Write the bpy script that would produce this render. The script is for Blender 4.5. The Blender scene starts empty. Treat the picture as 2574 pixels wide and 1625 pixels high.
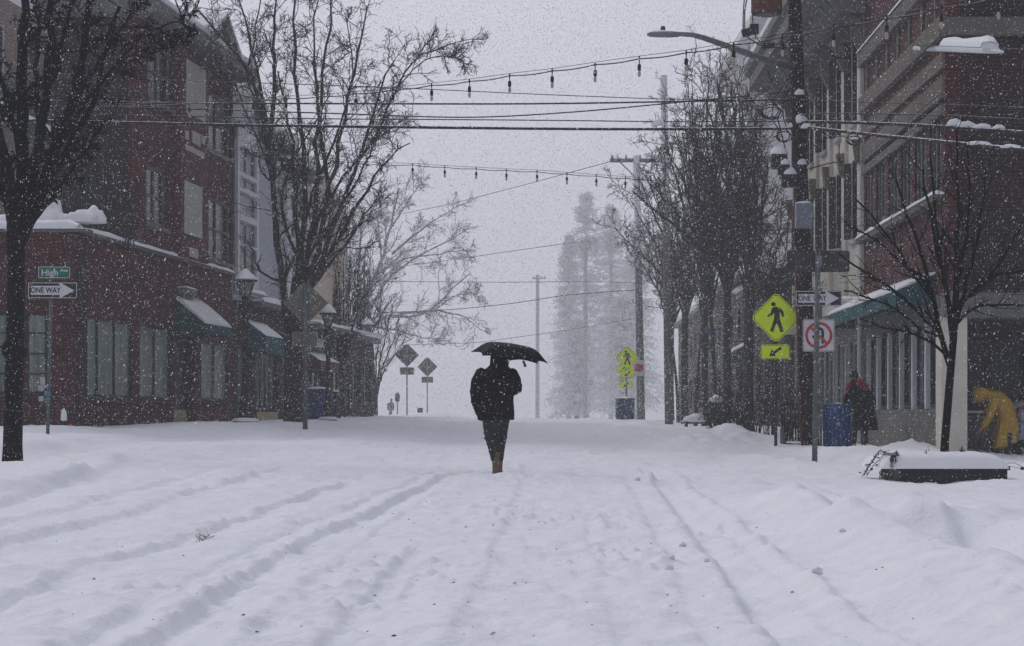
import bpy, math, random
import numpy as np
from mathutils import Vector, Matrix, noise as mnoise
R = math.radians
sc = bpy.context.scene
# ------------------------------------------------------------------ camera
FPX, CX, HY, ZC = 5000.0, 1287.0, 1045.0, 0.85   # focal length and horizon in photo pixels, camera height
cd = bpy.data.cameras.new('camera'); cam = bpy.data.objects.new('camera', cd)
sc.collection.objects.link(cam); sc.camera = cam
cam.location = (0, 0, ZC); cam.rotation_euler = (R(90), 0, 0)
cd.sensor_width = 36; cd.lens = FPX / 2574 * 36; cd.shift_y = (HY - 812.5) / 2574
cd.clip_start = 0.1; cd.clip_end = 2500
# ------------------------------------------------------------------ sky and sun (heavy overcast snowfall)
SUN_EL, SUN_AZ = 38, -50
w = bpy.data.worlds.new("World"); sc.world = w; w.use_nodes = True
nt = w.node_tree; nt.nodes.clear()
sky = nt.nodes.new('ShaderNodeTexSky'); sky.sky_type = 'NISHITA'; sky.sun_disc = False
sky.sun_elevation = R(SUN_EL); sky.sun_rotation = R(SUN_AZ); sky.air_density = 1.0; sky.dust_density = 4; sky.ozone_density = 1
hs = nt.nodes.new('ShaderNodeHueSaturation'); hs.inputs['Saturation'].default_value = 0.12
mx = nt.nodes.new('ShaderNodeMix'); mx.data_type = 'RGBA'; mx.inputs[0].default_value = 0.86
# the grey of the cloud deck: an overcast sky is darker at the horizon than overhead
tcw = nt.nodes.new('ShaderNodeTexCoord'); spw = nt.nodes.new('ShaderNodeSeparateXYZ'); nt.links.new(tcw.outputs['Generated'], spw.inputs[0])
vmw = nt.nodes.new('ShaderNodeVectorMath'); vmw.operation = 'SCALE'; vmw.inputs[0].default_value = (4.35, 4.43, 5.10)
# ... and a lobe shaped brighter down the street, so walls and silhouettes darken
dtw = nt.nodes.new('ShaderNodeVectorMath'); dtw.operation = 'DOT_PRODUCT'; dtw.inputs[1].default_value = (-.05, .94, .33); nt.links.new(tcw.outputs['Generated'], dtw.inputs[0])
cl0 = nt.nodes.new('ShaderNodeMath'); cl0.operation = 'MAXIMUM'; cl0.inputs[1].default_value = 0; nt.links.new(dtw.outputs['Value'], cl0.inputs[0])
pw = nt.nodes.new('ShaderNodeMath'); pw.operation = 'POWER'; pw.inputs[1].default_value = 7; nt.links.new(cl0.outputs[0], pw.inputs[0])
lb = nt.nodes.new('ShaderNodeMath'); lb.operation = 'MULTIPLY_ADD'; lb.inputs[1].default_value = .98; lb.inputs[2].default_value = .40; nt.links.new(pw.outputs[0], lb.inputs[0])
zs = nt.nodes.new('ShaderNodeMapRange'); zs.interpolation_type = 'SMOOTHSTEP'; zs.inputs[1].default_value = .25; zs.inputs[2].default_value = .95; nt.links.new(spw.outputs[2], zs.inputs[0])
mzf = nt.nodes.new('ShaderNodeMix'); nt.links.new(zs.outputs[0], mzf.inputs[0]); nt.links.new(lb.outputs[0], mzf.inputs[2]); mzf.inputs[3].default_value = 1.25
nt.links.new(mzf.outputs[0], vmw.inputs['Scale']); nt.links.new(vmw.outputs[0], mx.inputs[7])
bg = nt.nodes.new('ShaderNodeBackground'); bg.inputs[1].default_value = 0.1
wo = nt.nodes.new('ShaderNodeOutputWorld')
nt.links.new(sky.outputs[0], hs.inputs['Color']); nt.links.new(hs.outputs[0], mx.inputs[6])
nt.links.new(mx.outputs[2], bg.inputs[0]); nt.links.new(bg.outputs[0], wo.inputs[0])
sl = bpy.data.lights.new('sun', 'SUN'); sl.energy = 0.62; sl.angle = R(28); sl.color = (1, .985, .96)
so = bpy.data.objects.new('sun', sl); sc.collection.objects.link(so)
_d = Vector((math.sin(R(SUN_AZ)) * math.cos(R(SUN_EL)), math.cos(R(SUN_AZ)) * math.cos(R(SUN_EL)), math.sin(R(SUN_EL))))
so.rotation_euler = (-_d).to_track_quat('-Z', 'Y').to_euler()
vs = sc.view_settings; vs.view_transform = 'Standard'; vs.look = 'None'; vs.gamma = 1; vs.use_curve_mapping = False
vs.exposure = 0.26
sc.cycles.volume_bounces = 5; sc.cycles.max_bounces = 8; sc.cycles.diffuse_bounces = 3; sc.cycles.glossy_bounces = 2
sc.cycles.use_denoising = True
sc.cycles.volume_step_rate = 4
# ------------------------------------------------------------------ helpers
def at(px, py, D):
    return np.array([(px - CX) * D / FPX, D, ZC - (py - HY) * D / FPX])
def mlink(nt, a, b): nt.links.new(a, b)
SNOWC = (.80, .81, .85)
def mat(name, col, rough=.8, var=.15, nscale=6., bump=0., bscale=30., snow=0., sthr=.55, spec=.3, metal=0., kind=None, col2=None, zs=1.):
    m = bpy.data.materials.new(name); m.use_nodes = True
    n = m.node_tree.nodes; L = m.node_tree.links; p = n['Principled BSDF']
    p.inputs['Roughness'].default_value = rough; p.inputs['Specular IOR Level'].default_value = spec
    p.inputs['Metallic'].default_value = metal
    tc = n.new('ShaderNodeNewGeometry'); pos = tc.outputs['Position']
    ns = n.new('ShaderNodeTexNoise'); ns.inputs['Scale'].default_value = nscale; ns.inputs['Detail'].default_value = 6
    if zs != 1:
        mp = n.new('ShaderNodeMapping'); mp.inputs['Scale'].default_value = (1, 1, zs); L.new(pos, mp.inputs[0]); L.new(mp.outputs[0], ns.inputs['Vector'])
    else: L.new(pos, ns.inputs['Vector'])
    mr = n.new('ShaderNodeMapRange'); mr.inputs[1].default_value = .3; mr.inputs[2].default_value = .7
    mr.inputs[3].default_value = 1 - var; mr.inputs[4].default_value = 1 + var
    L.new(ns.outputs[0], mr.inputs[0])
    base = None
    if kind in ('brick', 'block'):
        sep = n.new('ShaderNodeSeparateXYZ'); L.new(pos, sep.inputs[0])
        ad = n.new('ShaderNodeMath'); ad.operation = 'ADD'; L.new(sep.outputs[0], ad.inputs[0]); L.new(sep.outputs[1], ad.inputs[1])
        cb = n.new('ShaderNodeCombineXYZ'); L.new(ad.outputs[0], cb.inputs[0]); L.new(sep.outputs[2], cb.inputs[1])
        bt = n.new('ShaderNodeTexBrick'); L.new(cb.outputs[0], bt.inputs[0]); bt.inputs['Scale'].default_value = 1
        if kind == 'brick':
            bt.inputs['Brick Width'].default_value = .22; bt.inputs['Row Height'].default_value = .075; bt.inputs['Mortar Size'].default_value = .008
        else:
            bt.inputs['Brick Width'].default_value = .62; bt.inputs['Row Height'].default_value = .3; bt.inputs['Mortar Size'].default_value = .012
        c2 = col2 or tuple(c * .6 for c in col)
        bt.inputs['Color1'].default_value = (*col, 1); bt.inputs['Color2'].default_value = (*c2, 1)
        bt.inputs['Mortar'].default_value = (*[.5 * c + .03 for c in col], 1)
        base = bt.outputs[0]
    elif kind == 'siding':
        sep = n.new('ShaderNodeSeparateXYZ'); L.new(pos, sep.inputs[0])
        ma = n.new('ShaderNodeMath'); ma.operation = 'MULTIPLY'; ma.inputs[1].default_value = 1 / .14; L.new(sep.outputs[2], ma.inputs[0])
        fr = n.new('ShaderNodeMath'); fr.operation = 'FRACT'; L.new(ma.outputs[0], fr.inputs[0])
        bu = n.new('ShaderNodeBump'); bu.inputs['Distance'].default_value = .02; bu.inputs['Strength'].default_value = .8
        L.new(fr.outputs[0], bu.inputs['Height']); L.new(bu.outputs[0], p.inputs['Normal'])
    mul = n.new('ShaderNodeMix'); mul.data_type = 'RGBA'; mul.blend_type = 'MULTIPLY'; mul.inputs[0].default_value = 1
    if base is not None: L.new(base, mul.inputs[6])
    else: mul.inputs[6].default_value = (*col, 1)
    L.new(mr.outputs[0], mul.inputs[7]); out = mul.outputs[2]
    if snow > 0:
        sp = n.new('ShaderNodeSeparateXYZ'); L.new(tc.outputs['Normal'], sp.inputs[0])
        n2 = n.new('ShaderNodeTexNoise'); n2.inputs['Scale'].default_value = 14; n2.inputs['Detail'].default_value = 3; L.new(pos, n2.inputs['Vector'])
        a = n.new('ShaderNodeMath'); a.operation = 'MULTIPLY_ADD'; a.inputs[1].default_value = 1.6; a.inputs[2].default_value = -.8
        L.new(n2.outputs[0], a.inputs[0])
        b = n.new('ShaderNodeMath'); b.operation = 'ADD'; L.new(a.outputs[0], b.inputs[0]); L.new(sp.outputs[2], b.inputs[1])
        r2 = n.new('ShaderNodeMapRange'); r2.inputs[1].default_value = sthr; r2.inputs[2].default_value = sthr + .15; r2.inputs[4].default_value = snow
        L.new(b.outputs[0], r2.inputs[0])
        m2 = n.new('ShaderNodeMix'); m2.data_type = 'RGBA'; L.new(r2.outputs[0], m2.inputs[0]); L.new(out, m2.inputs[6]); m2.inputs[7].default_value = (*SNOWC, 1)
        out = m2.outputs[2]
    L.new(out, p.inputs['Base Color'])
    if bump:
        n3 = n.new('ShaderNodeTexNoise'); n3.inputs['Scale'].default_value = bscale; n3.inputs['Detail'].default_value = 5; L.new(pos, n3.inputs['Vector'])
        bu = n.new('ShaderNodeBump'); bu.inputs['Distance'].default_value = bump; bu.inputs['Strength'].default_value = 1
        L.new(n3.outputs[0], bu.inputs['Height']); L.new(bu.outputs[0], p.inputs['Normal'])
    return m
M = {}
M['snow'] = mat('snow', (.80, .81, .86), .85, .03, 3, bump=.012, bscale=26, spec=.15)
M['snowcap'] = mat('snow_cap', (.80, .81, .85), .85, .03, 5, bump=.006, bscale=30, spec=.15)
M['flake'] = mf = bpy.data.materials.new('snowflake'); mf.use_nodes = True; nf = mf.node_tree; nf.nodes.clear()
fo_ = nf.nodes.new('ShaderNodeOutputMaterial'); f1 = nf.nodes.new('ShaderNodeBsdfDiffuse'); f2 = nf.nodes.new('ShaderNodeBsdfTranslucent'); fm_ = nf.nodes.new('ShaderNodeMixShader'); fm_.inputs[0].default_value = .5
for q_ in (f1, f2): q_.inputs['Color'].default_value = (.93, .94, .96, 1)      # ice scatters light through as well as back
nf.links.new(f1.outputs[0], fm_.inputs[1]); nf.links.new(f2.outputs[0], fm_.inputs[2]); nf.links.new(fm_.outputs[0], fo_.inputs[0])
M['bark'] = mat('bark', (.026, .024, .024), .9, .3, 20, bump=.01, bscale=40, snow=.5, sthr=1.02)
M['bark_dark'] = mat('dark_bark', (.008, .007, .007), .95, .3, 20, bump=.01, bscale=40, snow=.3, sthr=1.2, spec=.1)
M['bark_grey'] = mat('hazed_bark', (.10, .098, .10), .9, .3, 12, snow=.6, sthr=.9)  # bark lightened in colour to imitate haze on the far spreading tree
M['hazed_needles'] = mat('evergreen', (.62, .625, .635), .9, .05, 1)  # pale grey instead of green: haze fade is put into the colour
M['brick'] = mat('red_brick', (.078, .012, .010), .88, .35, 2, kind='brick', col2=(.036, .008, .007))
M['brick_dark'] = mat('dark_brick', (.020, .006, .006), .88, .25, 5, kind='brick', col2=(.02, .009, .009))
M['brick_light'] = mat('faded_brick', (.13, .028, .032), .85, .2, 5, kind='brick', col2=(.08, .02, .024))
M['brick_grey'] = mat('grey_brick', (.045, .038, .038), .85, .2, 4, kind='brick')
M['limestone'] = mat('limestone_band', (.125, .112, .095), .85, .12, 3)
M['block'] = mat('pale_block', (.17, .165, .15), .85, .1, 3, kind='block', col2=(.13, .127, .118))
M['trimgrey'] = mat('grey_trim', (.12, .12, .125), .7, .1, 4)
M['trimwhite'] = mat('white_trim', (.38, .39, .42), .6, .06, 4)
M['sidinggrey'] = mat('grey_siding', (.42, .45, .49), .7, .08, 2, kind='siding')
M['sidingcream'] = mat('cream_siding', (.62, .50, .41), .7, .08, 2, kind='siding')
M['sidingpink'] = mat('beige_siding', (.19, .15, .125), .7, .1, 2, kind='siding')
M['creamwall'] = mat('cream_stucco', (.58, .55, .47), .8, .12, 1.5)
M['bluewhite'] = mat('pale_paint', (.58, .60, .64), .6, .05, 4)
M['palewall'] = mat('pale_wall', (.66, .64, .65), .8, .05, 1)
M['tan'] = mat('tan_capital', (.15, .12, .095), .8, .3, 8)
M['creampanel'] = mat('cream_panel', (.42, .42, .33), .6, .05, 4)
M['glass'] = mat('dark_glass', (.018, .02, .023), .15, .3, 2, spec=.35)
M['glassgreen'] = mat('curtained_glass', (.16, .20, .19), .3, .42, 9, spec=.4, zs=.07)
M['glassgrey'] = mat('grey_glass', (.09, .10, .105), .25, .4, 8, spec=.4, zs=.12)
M['framedark'] = mat('dark_frame', (.02, .02, .022), .5, .1, 5)
M['teal'] = mat('teal_canvas', (.012, .08, .085), .8, .15, 6)
M['tealbright'] = mat('bright_teal_canvas', (.008, .075, .078), .8, .15, 6)
M['tealdark'] = mat('dark_teal_canvas', (.013, .065, .062), .8, .15, 6)
M['kick'] = mat('cream_kick_plate', (.38, .33, .20), .6, .08, 5)
M['iron'] = mat('black_iron', (.008, .009, .010), .6, .15, 12, snow=.6, sthr=1.2, spec=.4)
M['lampglass'] = mat('lamp_glass', (.20, .21, .22), .2, .1, 5)
M['wood'] = mat('utility_pole_wood', (.013, .009, .008), .9, .35, 18, bump=.01, bscale=30, snow=.25, sthr=1.0)
M['woodgrey'] = mat('weathered_hazed_pole_wood', (.13, .125, .12), .9, .2, 10, snow=.8, sthr=.2)  # weathered grey, with extra snow cover standing in for haze
M['hazed_wood'] = mat('hazed_pole_wood', (.42, .415, .42), .9, .15, 6)  # paler wood for the two farthest poles, haze painted into its colour
M['bark_mid'] = mat('grey_brown_bark', (.042, .040, .041), .9, .3, 20, snow=.6, sthr=.95)
M['galv'] = mat('galvanised_steel', (.16, .175, .19), .45, .15, 8, spec=.5, metal=.3)
M['greenpost'] = mat('grey_green_post', (.085, .105, .105), .6, .2, 8)
M['signback'] = mat('sign_back', (.125, .125, .105), .6, .12, 9)
M['signbackdark'] = mat('dark_sign_back', (.035, .035, .035), .7, .15, 9)
M['yellow'] = mat('fluorescent_yellow_green', (.72, .92, .01), .6, .04, 4, spec=.2)
M['black'] = mat('black_paint', (.012, .012, .013), .5, .05, 4)
M['signwhite'] = mat('white_sheeting', (.58, .58, .62), .5, .04, 6, spec=.2)
M['red'] = mat('red_paint', (.42, .03, .035), .5, .05, 5)
M['signgreen'] = mat('green_sheeting', (.012, .13, .085), .5, .05, 5)
M['blue'] = mat('blue_plastic', (.012, .06, .20), .5, .15, 10, spec=.35)
M['bluegrey'] = mat('faded_blue_box', (.03, .07, .13), .6, .15, 8)
M['greybox'] = mat('grey_meter_box', (.17, .20, .25), .55, .08, 6)
M['cable'] = mat('cable_rubber', (.015, .015, .016), .7, .1, 20, snow=.8, sthr=.8)
M['cablesnow'] = mat('snowy_cable_rubber', (.015, .015, .017), .8, .1, 20, snow=.9, sthr=.72)
M['rust'] = mat('rusty_steel', (.085, .028, .018), .7, .35, 12)
M['jacket'] = mat('black_nylon', (.007, .007, .009), .75, .2, 14, bump=.006, bscale=18, snow=.3, sthr=1.1, spec=.12)
M['trousers'] = mat('dark_green_trousers', (.022, .028, .028), .85, .25, 14, bump=.008, bscale=22)
M['boots'] = mat('tan_boots', (.15, .10, .062), .8, .35, 25, bump=.004, bscale=40)
M['skin'] = mat('skin', (.35, .2, .15), .6, .05, 10)
M['hair'] = mat('dark_hair', (.012, .01, .01), .7, .2, 30)
M['umbrella'] = mat('black_umbrella_cloth', (.004, .004, .006), .7, .15, 10, spec=.12)
M['raincoat'] = mat('yellow_raincoat', (.36, .22, .012), .5, .15, 12, bump=.006, bscale=14, spec=.4)
M['redcloth'] = mat('red_cloth', (.25, .02, .03), .8, .15, 12)
M['bulb'] = mat('bulb_glass', (.36, .31, .28), .15, .05, 5, spec=.6)
M['leaf'] = mat('dark_leaf', (.02, .025, .014), .7, .3, 20, snow=.4, sthr=.9)
M['twig'] = mat('olive_twig', (.05, .05, .025), .8, .3, 20)
M['lightblue'] = mat('light_blue_sign', (.06, .14, .30), .6, .05, 5)
M['midgreen'] = mat('green_sign', (.03, .20, .075), .6, .1, 5)
M['cartwhite'] = mat('white_body_paint', (.35, .35, .38), .4, .05, 5, spec=.4)
M['tyre'] = mat('tyre_rubber', (.02, .02, .022), .8, .1, 10)
M['sticker'] = mat('sticker_white', (.35, .35, .38), .6, .05, 5)
M['stickerblue'] = mat('sticker_blue', (.05, .18, .30), .6, .05, 5)
M['asphalt_roof'] = mat('roof_edge_grey', (.13, .13, .135), .8, .12, 4)

class G:
    def __init__(s): s.v = []; s.f = []
    def add(s, vs, fs):
        o = len(s.v); s.v.extend([tuple(map(float, p)) for p in vs]); s.f.extend([tuple(i + o for i in f) for f in fs]); return s
    def box(s, x0, x1, y0, y1, z0, z1, F=None):
        c = [(x, y, z) for x in (x0, x1) for y in (y0, y1) for z in (z0, z1)]
        if F is not None: c = [F.p(*q) for q in c]
        return s.add(c, [(0, 1, 3, 2), (4, 6, 7, 5), (0, 4, 5, 1), (2, 3, 7, 6), (0, 2, 6, 4), (1, 5, 7, 3)])
    def tube(s, pts, rad, n=8, cap=True):
        P = np.array(pts, float); m = len(P)
        rad = [rad] * m if np.isscalar(rad) else rad
        T = np.gradient(P, axis=0); T /= np.linalg.norm(T, axis=1)[:, None] + 1e-9
        ref = np.array([.31, .87, .12]); 
        if abs(T[0] @ ref) > .85: ref = np.array([1., 0, 0])
        if abs(T[0] @ ref) > .85: ref = np.array([0, 0, 1.])
        vs = []
        u = np.cross(T[0], ref)
        for i in range(m):
            u = u - T[i] * (u @ T[i]); u /= np.linalg.norm(u) + 1e-9; v = np.cross(T[i], u)
            for k in range(n):
                a = 2 * math.pi * k / n; vs.append(P[i] + rad[i] * (math.cos(a) * u + math.sin(a) * v))
        fs = [(i * n + k, i * n + (k + 1) % n, (i + 1) * n + (k + 1) % n, (i + 1) * n + k) for i in range(m - 1) for k in range(n)]
        if cap: fs += [tuple(range(n))[::-1], tuple((m - 1) * n + k for k in range(n))]
        return s.add(vs, fs)
    def lathe(s, prof, c, n=16, F=None, sx=1, sy=1):
        vs = []
        for r, z in prof:
            for k in range(n):
                a = 2 * math.pi * k / n; q = (r * math.cos(a) * sx, r * math.sin(a) * sy, z)
                vs.append((c[0] + q[0], c[1] + q[1], c[2] + q[2]) if F is None else F.p(*q))
        m = len(prof)
        fs = [(i * n + k, i * n + (k + 1) % n, (i + 1) * n + (k + 1) % n, (i + 1) * n + k) for i in range(m - 1) for k in range(n)]
        fs += [tuple(range(n))[::-1], tuple((m - 1) * n + k for k in range(n))]
        return s.add(vs, fs)
    def prism(s, poly, F, d0, d1, rev=False):      # polygon in the frame's (s, z) plane, extruded along depth d
        n = len(poly); vs = [F.p(x, d0, z) for x, z in poly] + [F.p(x, d1, z) for x, z in poly]
        fs = [tuple(range(n)), tuple(range(n, 2 * n))[::-1]] + [(i, (i + 1) % n, n + (i + 1) % n, n + i) for i in range(n)]
        return s.add(vs, fs)
    def ring(s, r0, r1, F, d0, d1, n=40):
        vs = []
        for k in range(n):
            a = 2 * math.pi * k / n
            for r in (r0, r1):
                for d in (d0, d1): vs.append(F.p(r * math.cos(a), d, r * math.sin(a)))
        fs = []
        for k in range(n):
            a, b = 4 * k, 4 * ((k + 1) % n)
            fs += [(a, b, b + 2, a + 2), (a + 1, a + 3, b + 3, b + 1), (a, a + 1, b + 1, b), (a + 2, b + 2, b + 3, a + 3)]
        return s.add(vs, fs)
    def loft(s, secs, n=16):      # secs: (x, y, z, rx, ry) horizontal ellipses, or (x,y,z,r) along a path
        vs = []
        for c in secs:
            x, y, z, rx, ry = c
            for k in range(n):
                a = 2 * math.pi * k / n; vs.append((x + rx * math.cos(a), y + ry * math.sin(a), z))
        m = len(secs)
        fs = [(i * n + k, i * n + (k + 1) % n, (i + 1) * n + (k + 1) % n, (i + 1) * n + k) for i in range(m - 1) for k in range(n)]
        fs += [tuple(range(n))[::-1], tuple((m - 1) * n + k for k in range(n))]
        return s.add(vs, fs)
    def blob(s, c, rx, ry, rz, seed=0, amp=.12, n=20, m=12, flat=True, fz=0.):
        vs = []; 
        for i in range(m + 1):
            th = math.pi * i / m
            for k in range(n):
                a = 2 * math.pi * k / n
                d = Vector((math.sin(th) * math.cos(a), math.sin(th) * math.sin(a), math.cos(th)))
                q = 1 + amp * mnoise.noise(d * 2.2 + Vector((seed * 3.1, seed, 0)))
                z = d.z * rz * q
                if flat and z < 0: z *= .12
                vs.append((c[0] + d.x * rx * q, c[1] + d.y * ry * q, c[2] + z))
        fs = [(i * n + k, i * n + (k + 1) % n, (i + 1) * n + (k + 1) % n, (i + 1) * n + k) for i in range(m) for k in range(n)]
        return s.add(vs, fs)
class Fr:       # a local frame: s along, d outward (towards the viewer side), z up
    def __init__(s, o, u, d, z=(0, 0, 1)):
        s.o = np.array(o, float); s.u = np.array(u, float); s.d = np.array(d, float); s.z = np.array(z, float)
        s.u /= np.linalg.norm(s.u); s.d /= np.linalg.norm(s.d); s.z /= np.linalg.norm(s.z)
    def p(s, a, b, c): return tuple(s.o + a * s.u + b * s.d + c * s.z)
    def S(s, px):                                # where the sight line of a photo column meets the facade
        k = (px - CX) / FPX
        return (k * s.o[1] - s.o[0]) / (s.u[0] - k * s.u[1])
    def Z(s, px, py):
        D = s.o[1] + s.S(px) * s.u[1]; return ZC - (py - HY) * D / FPX
def facade(A, B):                                # A, B ground points (x, y); outward = towards the camera / street
    u = np.array([B[0] - A[0], B[1] - A[1], 0.]); u /= np.linalg.norm(u)
    d = np.array([u[1], -u[0], 0.])
    if d @ np.array([-A[0], -A[1], 0]) < 0: d = -d
    return Fr((A[0], A[1], 0), u, d)

def mesh_obj(name, V, F, m, smooth=False, col=None):
    me = bpy.data.meshes.new(name); me.from_pydata([tuple(v) for v in V], [], F); me.materials.append(m)
    if smooth: me.polygons.foreach_set('use_smooth', [True] * len(me.polygons))
    me.update(); o = bpy.data.objects.new(name, me); sc.collection.objects.link(o); return o
def np_mesh(name, V, Q, m, smooth=True):
    V = np.ascontiguousarray(V, np.float32); Q = np.ascontiguousarray(Q, np.int32); k = Q.shape[1]
    me = bpy.data.meshes.new(name); me.vertices.add(len(V)); me.vertices.foreach_set('co', V.ravel())
    me.loops.add(Q.size); me.loops.foreach_set('vertex_index', Q.ravel()); me.polygons.add(len(Q))
    me.polygons.foreach_set('loop_start', np.arange(0, Q.size, k, dtype=np.int32))
    me.polygons.foreach_set('use_smooth', np.full(len(Q), smooth)); me.materials.append(m)
    me.update(calc_edges=True); me.validate(); o = bpy.data.objects.new(name, me); sc.collection.objects.link(o); return o
class Thing:
    def __init__(s, name, label, cat, base, group=None, kind=None):
        s.e = bpy.data.objects.new(name, None); sc.collection.objects.link(s.e)
        s.e.empty_display_size = .2; s.e.location = tuple(map(float, base)); s.b = np.array(base, float)
        s.e['label'] = label; s.e['category'] = cat
        if group: s.e['group'] = group
        if kind: s.e['kind'] = kind
    def own(s, o, par=None, label=None):
        if label: o['label'] = label
        o.parent = par or s.e; return o
    def part(s, name, g, m, smooth=False, par=None, label=None, bevel=0, remesh=0, sm=3):
        V = [tuple(np.array(v) - s.b) for v in g.v]
        o = s.own(mesh_obj(name, V, g.f, m, smooth), par, label)
        if bevel:
            b = o.modifiers.new('bevel', 'BEVEL'); b.width = bevel; b.segments = 2; b.limit_method = 'ANGLE'
        if remesh:
            r = o.modifiers.new('r', 'REMESH'); r.mode = 'VOXEL'; r.voxel_size = remesh; r.use_smooth_shade = True
            q = o.modifiers.new('s', 'SMOOTH'); q.iterations = sm; q.factor = .5
        return o
    def text(s, name, body, F, x, z, d, size, m, par=None, bold=.004, width=None, align='CENTER'):
        cu = bpy.data.curves.new(name, 'FONT'); cu.body = body; cu.size = size; cu.align_x = align; cu.align_y = 'CENTER'
        cu.extrude = .002; cu.offset = bold; cu.materials.append(m)
        o = bpy.data.objects.new(name, cu); sc.collection.objects.link(o)
        mtx = Matrix(((F.u[0], F.z[0], F.d[0], 0), (F.u[1], F.z[1], F.d[1], 0), (F.u[2], F.z[2], F.d[2], 0), (0, 0, 0, 1)))
        p = np.array(F.p(x, d, z)) - s.b
        mtx.translation = Vector(p); o.matrix_local = mtx @ Matrix.Diagonal((width or 1, 1, 1, 1))
        dg = bpy.context.evaluated_depsgraph_get(); me = bpy.data.meshes.new_from_object(o.evaluated_get(dg)); me.materials.clear(); me.materials.append(m)
        q = bpy.data.objects.new(name, me); q.matrix_local = o.matrix_local.copy(); bpy.data.objects.remove(o); q.name = name; sc.collection.objects.link(q)
        q.parent = par or s.e; return q
def single(name, label, cat, g, m, smooth=False, group=None, kind=None, bevel=0):
    o = mesh_obj(name, g.v, g.f, m, smooth)
    if label: o['label'] = label; o['category'] = cat
    if group: o['group'] = group
    if kind: o['kind'] = kind
    if bevel:
        b = o.modifiers.new('bevel', 'BEVEL'); b.width = bevel; b.segments = 2; b.limit_method = 'ANGLE'
    return o
def wall(g, F, s0, s1, z0, z1, ops=(), t=.3, d=0.):   # a wall with real openings
    S = sorted({s0, s1, *[a for o in ops for a in o[:2]]}); Z = sorted({z0, z1, *[a for o in ops for a in o[2:4]]})
    S = [a for a in S if s0 <= a <= s1]; Z = [a for a in Z if z0 <= a <= z1]
    for i in range(len(S) - 1):
        zz = None
        for j in range(len(Z) - 1):
            cs, cz = (S[i] + S[i + 1]) / 2, (Z[j] + Z[j + 1]) / 2
            hole = any(o[0] < cs < o[1] and o[2] < cz < o[3] for o in ops)
            if hole:
                if zz is not None: g.box(S[i], S[i + 1], d - t, d, zz, Z[j], F); zz = None
            elif zz is None: zz = Z[j]
        if zz is not None: g.box(S[i], S[i + 1], d - t, d, zz, Z[-1], F)
def window(T, F, s0, s1, z0, z1, cols=1, rows=1, fm='framedark', pm='glass', fw=.06, mw=.04, rec=.12, d=0., name='window', sill=None, label=None):
    g = G(); a, b = d - rec, d - rec + .05
    e = .004
    g.box(s0 + e, s0 + fw, a, b, z0 + e, z1 - e, F); g.box(s1 - fw, s1 - e, a, b, z0 + e, z1 - e, F)
    g.box(s0 + fw, s1 - fw, a, b, z0 + e, z0 + fw, F); g.box(s0 + fw, s1 - fw, a, b, z1 - fw, z1 - e, F)
    for i in range(1, cols):
        c = s0 + (s1 - s0) * i / cols; g.box(c - mw / 2, c + mw / 2, a + .005, b - .005, z0 + fw, z1 - fw, F)
    for j in range(1, rows):
        c = z0 + (z1 - z0) * j / rows
        for i in range(cols):
            p, q = s0 + (s1 - s0) * i / cols + mw / 2, s0 + (s1 - s0) * (i + 1) / cols - mw / 2
            g.box(max(p, s0 + fw), min(q, s1 - fw), a + .005, b - .005, c - mw / 2, c + mw / 2, F)
    fo = T.part(name, g, M[fm], label=label)
    gp = G().box(s0 + .01, s1 - .01, a - .03, a + .004, z0 + .01, z1 - .01, F)
    T.part('pane', gp, M[pm], par=fo)
    if sill:
        T.part('sill', G().box(s0 - .05, s1 + .05, .002, .09, z0 - .1, z0 - .004, F), M[sill], par=fo)
    return fo
def snowstrip(g, F, s0, s1, d0, d1, z, h=.08, seed=0, step=.25):     # rounded snow lying on a ledge
    n = max(3, int((s1 - s0) / step)); prof = [(0, 0), (-.02, .5), (.12, .92), (.5, 1.08), (.85, .9), (1.02, .5), (1, 0)]
    vs = []
    for i in range(n + 1):
        s = s0 + (s1 - s0) * i / n; q = 1 + .45 * mnoise.noise(Vector((s * 1.1, seed * 7.3, z)))
        if i in (0, n): q *= .5
        for a, b in prof: vs.append(F.p(s, d0 + (d1 - d0) * a, z + h * b * q))
    m = len(prof)
    fs = [(i * m + k, i * m + k + 1, (i + 1) * m + k + 1, (i + 1) * m + k) for i in range(n) for k in range(m - 1)]
    fs += [tuple(range(m)), tuple(n * m + k for k in range(m))[::-1]]
    g.add(vs, fs)
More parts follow.
